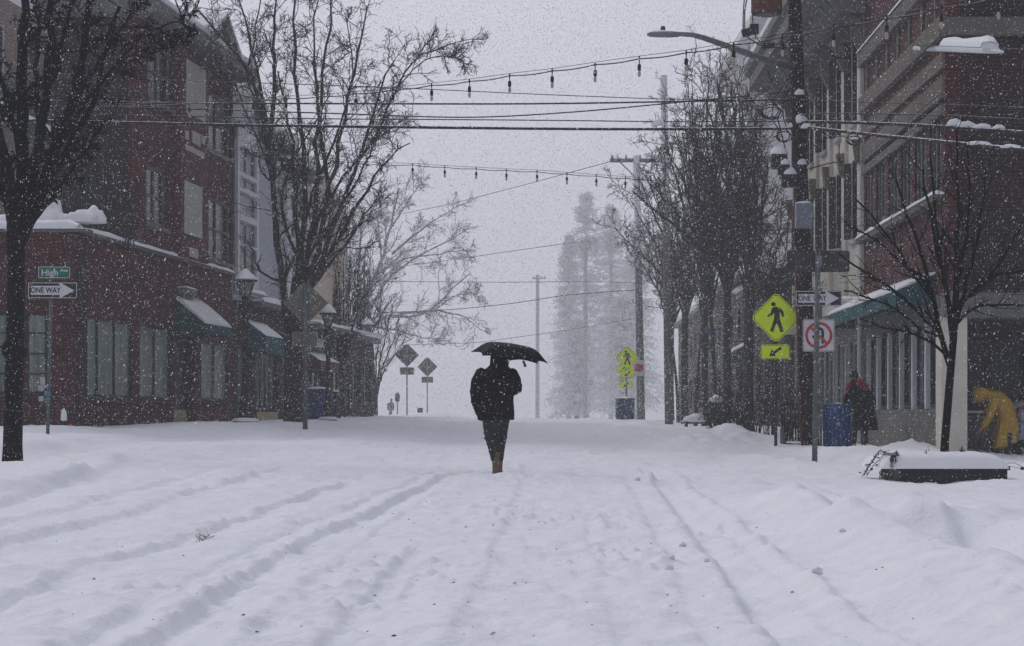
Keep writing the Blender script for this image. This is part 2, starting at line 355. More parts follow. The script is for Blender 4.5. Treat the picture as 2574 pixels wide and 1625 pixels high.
# ------------------------------------------------------------------ ground: one snow sheet with real relief
CTRL = [(-3,2,0),(0,2,0),(3,2,0),(-3,8,0),(0,8,0),(2,8,0),(-2,14,0),(1,14,0),(0,20,.02),(3,20,.02),(-.22,26.6,.079),(2.5,27,.05),
 (-6,10,.03),(-10,15,.05),(-12,5,.05),(-5.2,20,.06),(-7,26,.12),(-7.8,31,.12),(-12,30,.15),(-4,30,.12),
 (-8.7,37.3,.48),(-6,37,.33),(-4,40,.36),(-9.8,43,.62),(-14,42,.55),(-22,42,.5),(-20,25,.2),(-8,50,.66),(-6.7,50,.64),(-5.7,52,.70),(-5.1,49,.47),
 (-8,57,.66),(-7,63,.7),(-6.3,66,.72),(-6,75,.78),(-5,82,.82),(-4.8,91,.85),(-4.6,108,.91),(-9.2,150,.4),(-9,110,.9),
 (0,33,.16),(0,40,.25),(0,55,.42),(-1,70,.62),(0,80,.745),(3,78,.70),(-3,79,.78),(4.95,87,.66),(0,92,.66),(2,100,.5),(0,120,.1),(5,110,.5),
 (5.9,65,.49),(5.3,50,.30),(3,40,.18),(3,55,.40),(2,66,.56),(5.85,52,.42),(8,55,.45),(9,70,.5),(9.5,90,.6),
 (6.3,42,.24),(5.6,37,-.075),(6.13,39.5,.19),(6.9,42,.07),(7.46,43.5,.13),(8.7,45,.13),(5.85,27,-.014),(9.2,41,.15),(4,33,0.0),(10,38,.1),(14,38,.1),(9.8,35,-.02),(12,30,0),
 (6,14,.03),(8,20,.0),(10,10,.1),(4,22,0),(15,20,.1),(5,8,.06),
 (-4,150,-.6),(4,150,-.6),(10,150,-.2),(0,250,-2.),(-20,250,-1.5),(25,250,-1.5),(-60,250,-2),(60,250,-2),(0,420,-4),(-80,420,-4),(80,420,-4),(-60,80,.6),(60,80,.6),(-60,20,.4),(60,20,.4),(0,-30,0),(-40,-20,0),(40,-20,0)]
_c = np.array(CTRL, float)
def base_z(x, y):
    x = np.asarray(x, float); y = np.asarray(y, float); num = np.zeros(x.shape); den = np.zeros(x.shape)
    for cx, cy, cz in _c:
        ys = .22 if cy < 200 else .4
        d2 = (x - cx) ** 2 + ((y - cy) * ys) ** 2 + .05
        wgt = d2 ** -1.9; num += wgt * cz; den += wgt
    return num / den
rs = np.random.RandomState(5); LAT = rs.rand(256, 256)
def vn(x, y):
    xi = np.floor(x).astype(int); yi = np.floor(y).astype(int); fx = x - xi; fy = y - yi
    fx = fx * fx * fx * (fx * (6 * fx - 15) + 10); fy = fy * fy * fy * (fy * (6 * fy - 15) + 10)
    a = LAT[xi % 256, yi % 256]; b = LAT[(xi + 1) % 256, yi % 256]; c = LAT[xi % 256, (yi + 1) % 256]; d = LAT[(xi + 1) % 256, (yi + 1) % 256]
    return (a * (1 - fx) + b * fx) * (1 - fy) + (c * (1 - fx) + d * fx) * fy - .5
def interp(y, pts):
    p = np.array(pts, float); return np.interp(y, p[:, 0], p[:, 1])
def gate(y, a, b, s=2.):
    return 1 / (1 + np.exp(-(y - a) / s * 4)) * 1 / (1 + np.exp((y - b) / s * 4))
RUTS = [  # (y, x) guide, half width, depth, shoulder, y range
 ([(0, 1.0), (7.4, 1.07), (10.3, 1.18), (16.3, 1.46), (27, 1.92), (45, 2.1), (70, 1.7)], .075, .060, .030, (-5, 29)),
 ([(0, 1.55), (8, 1.58), (14, 1.82), (22, 2.15), (30, 2.6)], .13, .030, .018, (-5, 26)),
 ([(0, -1.33), (7.4, -1.33), (14.5, -1.31), (19.4, -1.13), (30, -.6), (60, -.1)], .075, .062, .030, (-5, 26)),
 ([(0, -2.2), (8.7, -2.24), (11.2, -2.35), (13.5, -2.25), (19.4, -2.09), (30, -1.6)], .09, .045, .028, (-5, 24)),
 ([(0, -.62), (7.5, -.62), (9.3, -.60), (14, -.5), (24, -.3)], .09, .034, .018, (-5, 12.5)),
 ([(0, -3.1), (9, -3.1), (14, -3.25), (20, -3.2), (28, -3.0)], .12, .035, .022, (-5, 27)),
 ([(0, -.15), (8, -.1), (20, .15), (30, .3)], .12, .014, .008, (-5, 30)),
 ([(0, .45), (8, .5), (20, .75), (30, 1.0)], .10, .008, .006, (-5, 30)),
 ([(0, 2.6), (8, 2.75), (16, 3.1), (24, 3.9)], .14, .05, .04, (-5, 24)),
 ([(0, -1.62), (7.4, -1.62), (14.5, -1.6), (19.4, -1.42), (30, -.9)], .05, .03, .012, (-5, 27)),
 ([(0, -3.6), (9, -3.6), (15, -3.8), (22, -3.9)], .07, .035, .016, (-5, 26)),
 ([(0, -1.0), (9, -.98), (15, -.95), (24, -.7)], .045, .02, .008, (-5, 25)),
 ([(0, .72), (8, .78), (16, 1.12), (27, 1.55)], .04, .018, .008, (-5, 27)),
 ([(0, 1.28), (8, 1.32), (16, 1.62), (24, 1.95)], .04, .016, .008, (-5, 24)),
 ([(0, -4.1), (12, -4.1), (18, -4.5), (26, -5.4), (34, -8)], .14, .05, .03, (6, 33)),
]
MOUNDS = [(2.85, 13.0, .26, .26, .5), (2.62, 13.3, .12, .12, .4), (3.35, 12.2, .24, .33, .6), (2.35, 13.6, .12, .25, .6), (3.05, 13.6, .20, .28, .7), (3.8, 12.8, .18, .4, .7), (3.0, 10.6, .14, .4, .6), (2.0, 9.0, .08, .5, .8),
          (2.5, 16.5, .10, .5, 1.2), (3.9, 16.5, .08, .8, 1.), (5.1, 46.5, .30, .55, 2.2), (4.2, 44, .22, .8, 2.5), (6.0, 45.5, .12, .5, 1.6), (3.0, 60, .10, 1.4, 4), (7.9, 39.6, .18, .6, 1.2), (-6.0, 47, .05, 1.5, 2.), (1.2, 66, .06, 1.4, 3.5), (-3, 92, .16, .9, 3), (-4.4, 100, .12, .9, 4), (1.75, 24.8, .09, .12, .5), (4.9, 36.2, .12, .8, 2), (6.8, 37.0, .12, .9, 1.4),
          (-6.2, 15, -.04, 1.4, 3), (.2, 24.2, .02, .6, 1.5), (4.5, 69, .16, .5, 2.2), (3.6, 88, .10, .8, 3)]
DIMPLES = [(-.02 + .14 * (k % 2) + .05 * math.sin(k * 1.7) + (26 - k * .82) * .004, 25.6 - k * .72, .10, .035) for k in range(14)] + \
          [(.42, 9.1, .16, .035), (.50, 8.0, .2, .03), (.78, 8.3, .12, .03), (-3.5, 22, .3, .06), (-3.0, 21.5, .2, .05), (-4.7, 23.5, .3, .05), (-2.2, 24, .3, .04), (-1.6, 8.6, .12, .02)]
def ground(x, y, fine=True):
    x = np.asarray(x, float); y = np.asarray(y, float); z = base_z(x, y)
    near = np.clip((70 - y) / 30, .0, 1) * np.clip((y + 20) / 10, 0, 1)
    wob = .05 * vn(x * .9 + 3, y * .45) + .02 * vn(x * 3, y * 1.5) + .016 * vn(x * 9, y * 6) + .008 * vn(x * 24, y * 15)
    for pts, hw, dep, sh, (a, b) in RUTS:
        dx = x - interp(y, pts) + wob; m = gate(y, a, b) * (1 + .7 * vn(x * 2 + 9, y * 1.1 + hw * 50))
        e = dx + hw; z = z - m * 1.3 * dep / (1 + np.exp(-np.clip(e / .016, -40, 40))) * np.exp(-np.maximum(e, 0) / (3. * hw)) + m * .6 * sh * (np.exp(-((e - 5 * hw) / (2 * hw)) ** 2) + np.exp(-np.maximum(-e, 0) / (1.2 * hw)) * (e < .0))
    # ploughed bank along the right kerb and the curving one on the left
    bx = x - interp(y, [(0, 2.1), (7, 2.12), (9, 2.2), (11.5, 2.36), (16, 2.35), (20, 2.5), (26, 3.2)]) + .12 * vn(x * 1.2, y * .8)
    z = z + gate(y, 1, 19, 3) * .15 * np.where(bx < 0, np.exp(-(bx / .55) ** 2), np.exp(-(bx / .22) ** 2))
    z = z - gate(y, 1, 20, 3) * .07 * np.exp(-((bx - .5) / .25) ** 2)
    lx = x - interp(y, [(0, -5.2), (14, -5.0), (20, -5.2), (28, -5.7), (34, -6.6)])
    z = z + gate(y, 12, 31, 3) * .12 * np.where(lx > 0, np.exp(-(lx / .18) ** 2), np.exp(-(lx / 1.3) ** 2))
    # car tracks turning into the side street
    for yy, dep in ((31.2, .05), (32.8, .045), (35.0, .05), (24.5, .03)):
        dy = y - yy + .03 * (x + 4) ** 2 * .3 + .5 * vn(x * .6, yy); z = z - dep * np.exp(-(dy / .28) ** 2) * gate(x, -9, 3.0, 3) + .03 * np.exp(-((dy - .6) / .35) ** 2) * gate(x, -9, 3.0, 3)
    for mx_, my, h, wx, wy in MOUNDS:
        q = np.exp(-(((x - mx_) / wx) ** 2 + ((y - my) / wy) ** 2)); z = z + h * q * (1 + .5 * vn(x * 5 + my, y * 3))
    for px_, py_, r, d in DIMPLES:
        rr = np.sqrt((x - px_) ** 2 + ((y - py_) * .6) ** 2); z = z - d * np.exp(-(rr / r) ** 2) + .35 * d * np.exp(-((rr - 1.5 * r) / (.5 * r)) ** 2)
    z = z - .035 * np.exp(-(((x + .22) / .35) ** 2 + ((y - 26.5) / .5) ** 2))
    if fine:
        side = np.clip(np.abs(x) / 3, .35, 1)
        z = z + near * (.04 * vn(x * .35 + 7, y * .16 + 2) + .07 * side * vn(x * 1.1, y * .7) + .036 * vn(x * 3.1, y * 2.2) + .027 * vn(x * 8, y * 4.5) + .012 * vn(x * 19, y * 10) + .0045 * vn(x * 43, y * 24))
        cl = vn(x * 1.4 + 50, y * .8 + 11); lump = np.clip(vn(x * 13 + 3, y * 7) - .16, 0, 1) * np.clip(cl + .12, 0, 1)
        z = z + near * .22 * lump
        z = z + np.clip(y / 60, 0, 1) * (.05 * vn(x * .7, y * .25) + .03 * vn(x * 2, y * .6))
    return z
def gz(x, y): return float(ground(np.array([x]), np.array([y]))[0])
t = np.linspace(-1, 1, 821); X1 = np.sinh(t * 4.6) / np.sinh(4.6) * 148
Y1 = [-24.]
while Y1[-1] < 418:
    y = Y1[-1]; Y1.append(y + (1.5 if y < 2 else .3 if y < 5.5 else max(.018, (y - 1.5) * .0052) if y < 110 else 2.5))
Y1 = np.array(Y1)
XX = np.sign(X1) ; gx, gy = np.meshgrid(X1, Y1)
gx = gx * np.clip(.38 + np.clip(gy, 0, 400) / 48., .38, 1.)  # denser columns close to the road in front
gx[:, 0] = -148; gx[:, -1] = 148
gzv = ground(gx, gy)
nv, nh = gx.shape
idx = np.arange(nv * nh).reshape(nv, nh)
Q = np.stack([idx[:-1, :-1], idx[:-1, 1:], idx[1:, 1:], idx[1:, :-1]], -1).reshape(-1, 4)
gr = np_mesh('snowy_ground', np.stack([gx, gy, gzv], -1).reshape(-1, 3), Q, M['snow'])
gr['kind'] = 'structure'
# ------------------------------------------------------------------ falling snow
rf = np.random.RandomState(11); N = 270000
yy = (6.5 ** 1.95 + rf.rand(N) * (60 ** 1.95 - 6.5 ** 1.95)) ** (1 / 1.95)
xx = (rf.rand(N) * 2 - 1) * (yy * .285 + 1.2); zz = rf.rand(N) * (yy * .235 + .9) 
rr = (.0011 + .0034 * rf.rand(N) ** 3.6) * np.clip(.45 + yy / 42, .55, 1.35)
keep = zz > ground(xx, yy, False) + .02
xx, yy, zz, rr = xx[keep], yy[keep], zz[keep], rr[keep]; N = len(xx)
oc = np.array([(1, 0, 0), (-1, 0, 0), (0, 1, 0), (0, -1, 0), (.35, 0, 1.5), (-.35, 0, -1.5)])
of = np.array([(0, 2, 4), (2, 1, 4), (1, 3, 4), (3, 0, 4), (2, 0, 5), (1, 2, 5), (3, 1, 5), (0, 3, 5)])
V = np.stack([xx, yy, zz], -1)[:, None] + oc[None] * rr[:, None, None] * (1 + .4 * rf.rand(N, 6, 1))
T3 = (of[None] + (np.arange(N) * 6)[:, None, None]).reshape(-1, 3)
# added band of oversized flakes further up the street, standing in for haze
NF = 380000; yf = (60 ** 2.2 + rf.rand(NF) * (150 ** 2.2 - 60 ** 2.2)) ** (1 / 2.2); xf = (rf.rand(NF) * 2 - 1) * (yf * .27 + 1.5); zf = rf.rand(NF) * (yf * .215 + .6) + .5
te = np.array([(1, 1, 1), (1, -1, -1), (-1, 1, -1), (-1, -1, 1)]) / 3 ** .5; a_ = rf.rand(NF) * 6.28; ca, sa_ = np.cos(a_), np.sin(a_)
tr_ = np.stack([te[None, :, 0] * ca[:, None] - te[None, :, 1] * sa_[:, None], te[None, :, 0] * sa_[:, None] + te[None, :, 1] * ca[:, None], np.repeat(te[None, :, 2], NF, 0)], -1)
VF = np.stack([xf, yf, zf], -1)[:, None] + tr_ * (.014 + .012 * rf.rand(NF))[:, None, None]
TF = (np.array([(0, 1, 2), (0, 3, 1), (0, 2, 3), (1, 3, 2)])[None] + (np.arange(NF) * 4)[:, None, None]).reshape(-1, 3) + N * 6
fs_ = np_mesh('falling_snow', np.r_[V.reshape(-1, 3), VF.reshape(-1, 3)], np.r_[T3, TF], M['flake'], False); fs_['kind'] = 'stuff'

rd = np.random.RandomState(3); g = G()      # bits of leaf and grit strewn over the road snow
for k in range(150):
    D_ = 7.6 + 12 * rd.rand() ** 1.3; x = rd.uniform(-.24, .22) * D_ if k % 3 else rd.normal(-.02, .03) * D_; z = gz(x, D_); q = .004 + .007 * rd.rand() ** 2
    g.add([(x - q, D_, z + .002), (x, D_ - q, z + .004), (x + q * 1.3, D_, z + .003), (x, D_ + q, z + .001), (x, D_, z + q * .8)], [(0, 1, 4), (1, 2, 4), (2, 3, 4), (3, 0, 4)])
o = mesh_obj('road_debris', g.v, g.f, M['twig']); o['kind'] = 'stuff'
# ------------------------------------------------------------------ buildings, left side
FL = facade((-9.53, 43.5), (-8.03, 57.0)); S = FL.S
def band(T, name, F, s0, s1, d0, d1, z0, z1, m, **k):
    return T.part(name, G().box(s0, s1, d0, d1, z0, z1, F), M[m], **k)
B = Thing('brick_building', 'dark red brick corner building with green curtained shop windows and a taller gabled upper block', 'building', (-13, 50, .5))
sA, sB = 0., S(583)
W1 = (S(203), S(331), 1.28, 3.05); W2 = (S(351), S(428), 1.28, 3.05); DR = (S(437), S(490), .66, 2.95); W3 = (S(506), S(572), 1.28, 2.85)
g = G(); wall(g, FL, sA, sB, .2, 4.86, [W1, W2, DR, W3]); B.part('wall', g, M['brick'], label='single storey street front with large curtained windows')
FF = Fr((-9.53, 43.5, 0), (-1, 0, 0), (0, -1, 0))
V1 = (FF.S(118), FF.S(63), 1.32, 3.1); V2 = (FF.S(26), FF.S(-40), 1.32, 3.1); V3 = (FF.S(-70), FF.S(-140), 1.32, 3.1)
V1, V2, V3 = [tuple([min(a[0], a[1]), max(a[0], a[1]), a[2], a[3]]) for a in (V1, V2, V3)]
g = G(); wall(g, FF, 0.30, 12, .2, 4.86, [V1, V2, V3]); B.part('wall', g, M['brick'])
for q, c in ((W1, 3), (W2, 2), (W3, 2)):
    f = window(B, FL, *q, cols=c, rows=1, fm='framedark', pm='glassgreen', mw=.07, fw=.04, rec=.07, sill='brick_grey')
for q in (V1, V2, V3): window(B, FF, *q, cols=1 if q is V1 else 2, rows=4, fm='framedark', pm='glassgreen', mw=.03, rec=.1, sill='brick_grey')
# pilaster at the corner and brick courses
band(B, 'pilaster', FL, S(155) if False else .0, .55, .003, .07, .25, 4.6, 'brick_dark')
dk = window(B, FL, DR[0], DR[1], 1.02, DR[3], cols=2, rows=1, fm='framedark', pm='glassgrey', mw=.16, fw=.1, rec=.3, name='door')
dm = (DR[0] + DR[1]) / 2
g = G().box(DR[0] + .04, dm - .03, -.28, -.22, .62, 1.0, FL).box(dm + .03, DR[1] - .04, -.28, -.22, .62, 1.0, FL); B.part('kick_plate', g, M['kick'], par=dk)
g = G().box(dm - .12, dm - .09, -.24, -.16, 1.5, 2.0, FL).box(dm + .09, dm + .12, -.24, -.16, 1.5, 2.0, FL); B.part('door_handle', g, M['galv'], par=dk)
def awning(T, F, s0, s1, zt, zb, out, val, m, snow=.09, name='awning'):
    g = G(); v = [F.p(s0, 0.01, zt), F.p(s1, 0.01, zt), F.p(s1, out, zb), F.p(s0, out, zb), F.p(s0, out, zb - val), F.p(s1, out, zb - val), F.p(s0, 0.01, zb - val), F.p(s1, .01, zb - val)]
    v2 = [F.p(s0 + .03, 0.02, zt - .04), F.p(s1 - .03, 0.02, zt - .04), F.p(s1 - .03, out - .03, zb - .04), F.p(s0 + .03, out - .03, zb - .04), F.p(s0 + .03, out - .03, zb - val), F.p(s1 - .03, out - .03, zb - val)]
    g.add(v, [(0, 1, 2, 3), (3, 2, 5, 4), (0, 3, 4, 6), (1, 7, 5, 2)]); g.add(v2, [(0, 3, 2, 1), (3, 4, 5, 2)])
    a = T.part(name, g, M[m])
    if snow:
        g = G(); n = 14; vs = []
        for i in range(n + 1):
            s = s0 + (s1 - s0) * i / n; e = min(1, i / 1.5, (n - i) / 1.5) * .6 + .4
            for tt, h in ((0, .3), (.0, 1), (.3, 1.15), (.7, 1.1), (.93, .9), (1.01, .35), (1.0, -.02), (0, -.02)):
                q = h * (1 + .3 * mnoise.noise(Vector((s * 1.3, tt * 2, zt)))) * e
                vs.append(F.p(s, .012 + (out - .01) * tt, zt + (zb - zt) * tt + snow * q + .003))
        m_ = 8; fs = [(i * m_ + k, i * m_ + (k + 1) % m_, (i + 1) * m_ + (k + 1) % m_, (i + 1) * m_ + k) for i in range(n) for k in range(m_)]
        fs += [tuple(range(m_)), tuple(n * m_ + k for k in range(m_))[::-1]]
        g.add(vs, fs); T.part('snow_cap', g, M['snowcap'], smooth=True, par=a)
    return a
awning(B, FL, S(441), S(512), 3.86, 3.22, .78, .24, 'tealdark', .11)
lf = band(B, 'sign_light', FL, S(446), S(476), .01, .22, 4.0, 4.16, 'trimgrey'); g = G(); snowstrip(g, FL, S(446), S(476), .0, .22, 4.16, .06, 4); B.part('snow_cap', g, M['snowcap'], smooth=True, par=lf)
cp = band(B, 'parapet', FL, -.05, sB + .05, -.34, .06, 4.86, 4.93, 'trimgrey')
g = G(); snowstrip(g, FL, -.05, sB + .05, -.36, .09, 4.93, .11, 2); snowstrip(g, FF, -.05, 12, -.5, .09, 4.93, .2, 5)
B.part('snow_cap', g, M['snowcap'], smooth=True, par=cp)
cp = B.part('parapet', G().box(-.30, 12, -.34, .06, 4.86, 4.93, FF), M['trimgrey'])
cp2 = band(B, 'parapet', FL, .4, S(352), -1.0, -.75, 4.6, 5.1, 'brick_dark'); g = G(); snowstrip(g, FL, .4, S(352), -1.02, -.72, 5.1, .09, 3); B.part('snow_cap', g, M['snowcap'], smooth=True, par=cp2)
B.part('roof', G().box(.3, 12, -9.5, -.34, 4.55, 4.7, FF), M['snow'])
g = G()
for i, (px, py, r, h) in enumerate([(118, 535, .55, .42), (150, 545, .4, .3), (92, 500, .5, .5), (130, 505, .35, .5), (60, 540, .5, .3), (205, 535, .5, .22), (235, 530, .4, .26), (30, 560, .7, .35), (0, 555, .7, .4)]):
    p = at(px, py, 44.6 + .25 * i % 1); g.blob((p[0], p[1], p[2] - h), r * .75, r * .6, h * 1.25, i, .3)
B.part('snow_cap', g, M['snowcap'], smooth=True, label='snow heaped over the terrace furniture')
g = G(); pr = at(335, 550, 46.6); pl = at(118, 550, 46.6); n = 34
for i in range(n + 1):
    x = pl[0] + (pr[0] - pl[0]) * i / n; g.tube([(x, 46.6, 4.7), (x, 46.6, 6.1)], .016 if i % 8 else .03, 5)
g.tube([(pl[0], 46.6, 6.1), (pr[0], 46.6, 6.1)], .025, 6); g.tube([(pl[0], 46.6, 5.05), (pr[0], 46.6, 5.05)], .02, 6)
B.part('railing', g, M['iron'])
# upper block
sU = S(352); sE = S(586); zE = 10.5
X1_ = FL.p(sU, 0, 0)
FU = Fr((X1_[0], X1_[1], 0), (-1, 0, 0), (0, -1, 0))
def wp(F, a, b, y0, y1, ref=None):
    r = ref or (a + b) / 2; s0, s1 = sorted((F.S(a), F.S(b))); return (s0, s1, F.Z(r, y1), F.Z(r, y0))
ups = [wp(FL, 372, 432, 110, 262), wp(FL, 368, 420, 420, 570), wp(FL, 515, 581, 235, 385, 545), wp(FL, 515, 581, 500, 655, 545)]
g = G(); wall(g, FL, sU, sE, 4.93, zE, ups); B.part('wall', g, M['brick'], label='upper storey street wall')
upf = [wp(FU, 190, 262, 120, 300), wp(FU, 190, 262, 430, 560)]
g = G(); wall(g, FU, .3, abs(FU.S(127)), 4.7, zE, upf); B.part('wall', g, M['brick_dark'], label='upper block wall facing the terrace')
for q in ups: window(B, FL, *q, cols=2, rows=2, fm='trimgrey', pm='glass', rec=.12, fw=.09, mw=.06, sill='trimgrey')
for q in upf: window(B, FU, *q, cols=3, rows=2, fm='framedark', pm='glass', rec=.12)
bw = band(B, 'bay', FL, S(438), S(509), .003, .17, 4.95, 10.35, 'brick_light', label='faded red bay with cream panels')
for a, b, y0, y1, y2 in ((451, 499, 155, 290, 0), (466, 486, 326, 358, 0), (490, 498, 335, 358, 0), (448, 456, 322, 345, 0), (449, 496, 366, 382, 0), (446, 490, 455, 588, 0), (459, 480, 617, 642, 0)):
    r = (a + b) / 2; B.part('panel', G().box(FL.S(a), FL.S(b), .172, .20, FL.Z(r, y1 + 6), FL.Z(r, y0 + 8), FL), M['creampanel'], par=bw)
# eaves and roof
e = .6
g = G().box(sU - e, sE + e, -.3, e, zE, zE + .34, FL); rf0 = B.part('eave', g, M['asphalt_roof'], bevel=.03)
g = G().box(-e + .8, abs(FU.S(127)) + .2, -.3, e, zE + .002, zE + .336, FU); B.part('eave', g, M['asphalt_roof'], bevel=.03)
g = G(); a, b = FL.p(sU - e, e, zE + .34), FL.p(sE + e, e, zE + .34); c = (b[0] - 3.9, b[1], b[2]); d = (a[0] - 3.7, a[1], a[2])
i1, i2, i3, i4 = [(p[0] + q[0], p[1] + q[1], p[2] + .6) for p, q in ((a, (-1.7, 3)), (b, (-1.7, -3)), (c, (1.7, -3)), (d, (1.7, 3)))]
th = .16
g.add([a, b, c, d, i1, i2, i3, i4] + [(p[0], p[1], p[2] + th) for p in (a, b, c, d)] + [(p[0], p[1], p[2] + th) for p in (i1, i2, i3, i4)],
      [(0, 1, 9, 8), (1, 2, 10, 9), (2, 3, 11, 10), (3, 0, 8, 11), (8, 9, 13, 12), (9, 10, 14, 13), (10, 11, 15, 14), (11, 8, 12, 15), (12, 13, 14, 15), (0, 3, 2, 1)])
rfo = B.part('roof', g, M['snowcap'], bevel=.06, label='hipped roof under snow')
g0, g1 = S(480), S(549); gm = (g0 + g1) / 2; zg = zE + .0; zp = FL.Z(520, 44)
B.part('gable', G().prism([(g0 + .25, zg + .35), (g1 - .25, zg + .35), (gm, zp - .35)], FL, -3.4, .2), M['brick_light'])
g = G().prism([(g0, zg + .2), (gm, zp - .42), (gm, zp), (g0 - .32, zg + .2)], FL, -3.5, .62).prism([(g1, zg + .2), (g1 + .32, zg + .2), (gm + .001, zp), (gm + .001, zp - .42)], FL, -3.5, .62)
gt = B.part('gable', g, M['trimgrey'], label='grey rake boards of the small gable')
g = G().prism([(g0 - .34, zg + .26), (gm, zp + .01), (gm, zp + .1), (g0 - .42, zg + .3)], FL, -3.6, .64).prism([(g1 + .34, zg + .26), (g1 + .42, zg + .3), (gm + .001, zp + .1), (gm + .001, zp + .01)], FL, -3.6, .64)
B.part('snow_cap', g, M['snowcap'], par=gt)
# beige building far left, behind the terrace
B = Thing('beige_building', 'tall beige sided building showing behind the bare black tree at the frame edge', 'building', (-16, 62, .5))
FB = Fr((-13.6, 59, 0), (-1, 0, 0), (0, -1, 0))
q = [wp(FB, 60, 95, 60, 180), wp(FB, -30, 10, 60, 180)]
g = G(); wall(g, FB, 0, 12, .3, 15, q); B.part('wall', g, M['sidingpink'])
for o in q: window(B, FB, *o, cols=1, rows=2, fm='trimwhite', pm='glass')
B.part('corner_board', G().box(-.05, .14, -.28, .03, .3, 15, FB), M['trimgrey'])
B.part('wall', G().box(-.002, -.3, -9, -.30, .3, 15, FB), M['sidingpink'])
p0, p1 = at(-60, 225, 56), at(138, 338, 56)
g = G(); g.add([tuple(p0), tuple(p1), tuple(p1 + [0, 0, -.4]), tuple(p0 + [0, 0, -.4]), tuple(p0 + [0, 2.7, .9]), tuple(p1 + [0, 2.7, .9]), tuple(p1 + [0, 2.7, -.4]), tuple(p0 + [0, 2.7, -.4])],
      [(0, 1, 2, 3), (0, 4, 5, 1), (1, 5, 6, 2), (0, 3, 7, 4), (3, 2, 6, 7)])
aw = B.part('awning', g, M['tealdark'])
u = (p1 - p0) / np.linalg.norm(p1 - p0); FX = Fr(p0, u, (0, -1, 0), (-u[2], 0, u[0])); g = G(); snowstrip(g, FX, 0, np.linalg.norm(p1 - p0), -.7, .05, .0, .1, 8); B.part('snow_cap', g, M['snowcap'], smooth=True, par=aw)

# grey sided building with bay
B = Thing('grey_sided_building', 'pale grey sided building with a white trimmed bay, next after the dark brick corner building', 'building', (-9, 60, .6))
s0, s1 = sE + .003, S(703); bz = FL.Z
o = [(S(642), S(699), 1.0, 2.95), (S(594), S(626), .75, 2.9)]
g = G(); wall(g, FL, sB + .06, s1, .3, 4.18, o); B.part('wall', g, M['brick_dark'], label='dark brick shop front below the grey siding')
window(B, FL, *o[0], cols=5, rows=1, fm='framedark', pm='glassgreen', mw=.22, rec=.16); window(B, FL, *o[1], cols=2, rows=1, fm='framedark', pm='glassgreen', mw=.16, rec=.2)
band(B, 'kick_plate', FL, S(645), S(696), .004, .03, .66, .96, 'kick')
awning(B, FL, S(618), S(664), 3.65, 3.2, .6, .5, 'teal', .04)
wu = [wp(FL, 662, 678, 520, 600), wp(FL, 682, 697, 425, 520)]
g = G(); wall(g, FL, s0, s1, 4.2, 9.15, []); B.part('wall', g, M['sidinggrey'], label='upper wall in pale grey siding')
lg = band(B, 'ledge', FL, S(634), s1 + .1, .002, .34, 4.14, 4.26, 'trimgrey'); g = G(); snowstrip(g, FL, S(634), s1 + .1, .0, .36, 4.26, .16, 6); B.part('snow_cap', g, M['snowcap'], smooth=True, par=lg)
b0, b1 = s0 + .01, S(640); bo = [tuple([b0 + .22, b1 - .28, bz(610, y1), bz(610, y0)]) for y0, y1 in ((374, 440), (450, 478), (488, 545), (560, 618), (622, 688))]
g = G(); wall(g, FL, b0, b1, 4.45, 9.3, bo, t=.10, d=.14)
bb = B.part('bay', g, M['bluewhite'], label='white framed bay')
for k, q in enumerate(bo):
    window(B, FL, *q, cols=2 if k != 2 else 1, rows=1, fm='trimwhite', pm='glassgrey' if k in (1, 2, 3) else 'glass', rec=.1, d=.14, fw=.05, mw=.05)
bm = (b0 + b1) / 2
B.part('gable', G().prism([(b0, 9.3), (b1, 9.3), (bm, 10.55)], FL, -2, .14), M['sidinggrey'])
g = G().prism([(b0 - .2, 9.12), (b0, 9.2), (bm, 10.42), (bm, 10.66)], FL, -2, .4).prism([(b1 + .2, 9.12), (bm + .001, 10.66), (bm + .001, 10.42), (b1, 9.2)], FL, -2, .4); rk = B.part('gable', g, M['trimgrey'], label='rake boards')
g = G().prism([(b0 - .2, 9.14), (bm, 10.68), (bm, 10.9), (b0 - .28, 9.3)], FL, -2.1, .45).prism([(b1 + .2, 9.14), (b1 + .28, 9.3), (bm + .001, 10.9), (bm + .001, 10.68)], FL, -2.1, .45); B.part('snow_cap', g, M['snowcap'], par=rk)
lg = band(B, 'ledge', FL, b0, b1 + .05, .002, .25, 4.36, 4.45, 'trimwhite'); g = G(); snowstrip(g, FL, b0, b1 + .3, .14, .32, 4.45, .14, 9); B.part('snow_cap', g, M['snowcap'], smooth=True, par=lg)
cb = band(B, 'corner_board', FL, s1 - .2, s1 + .0, .003, .06, 4.3, 9.1, 'trimwhite')
rf1 = band(B, 'roof', FL, b1 + .21, s1 + .3, -6, .45, 9.15, 9.4, 'trimgrey'); g = G(); snowstrip(g, FL, b1 + .21, s1 + .3, -5, .5, 9.4, .55, 12, .5); B.part('snow_cap', g, M['snowcap'], smooth=True, par=rf1)

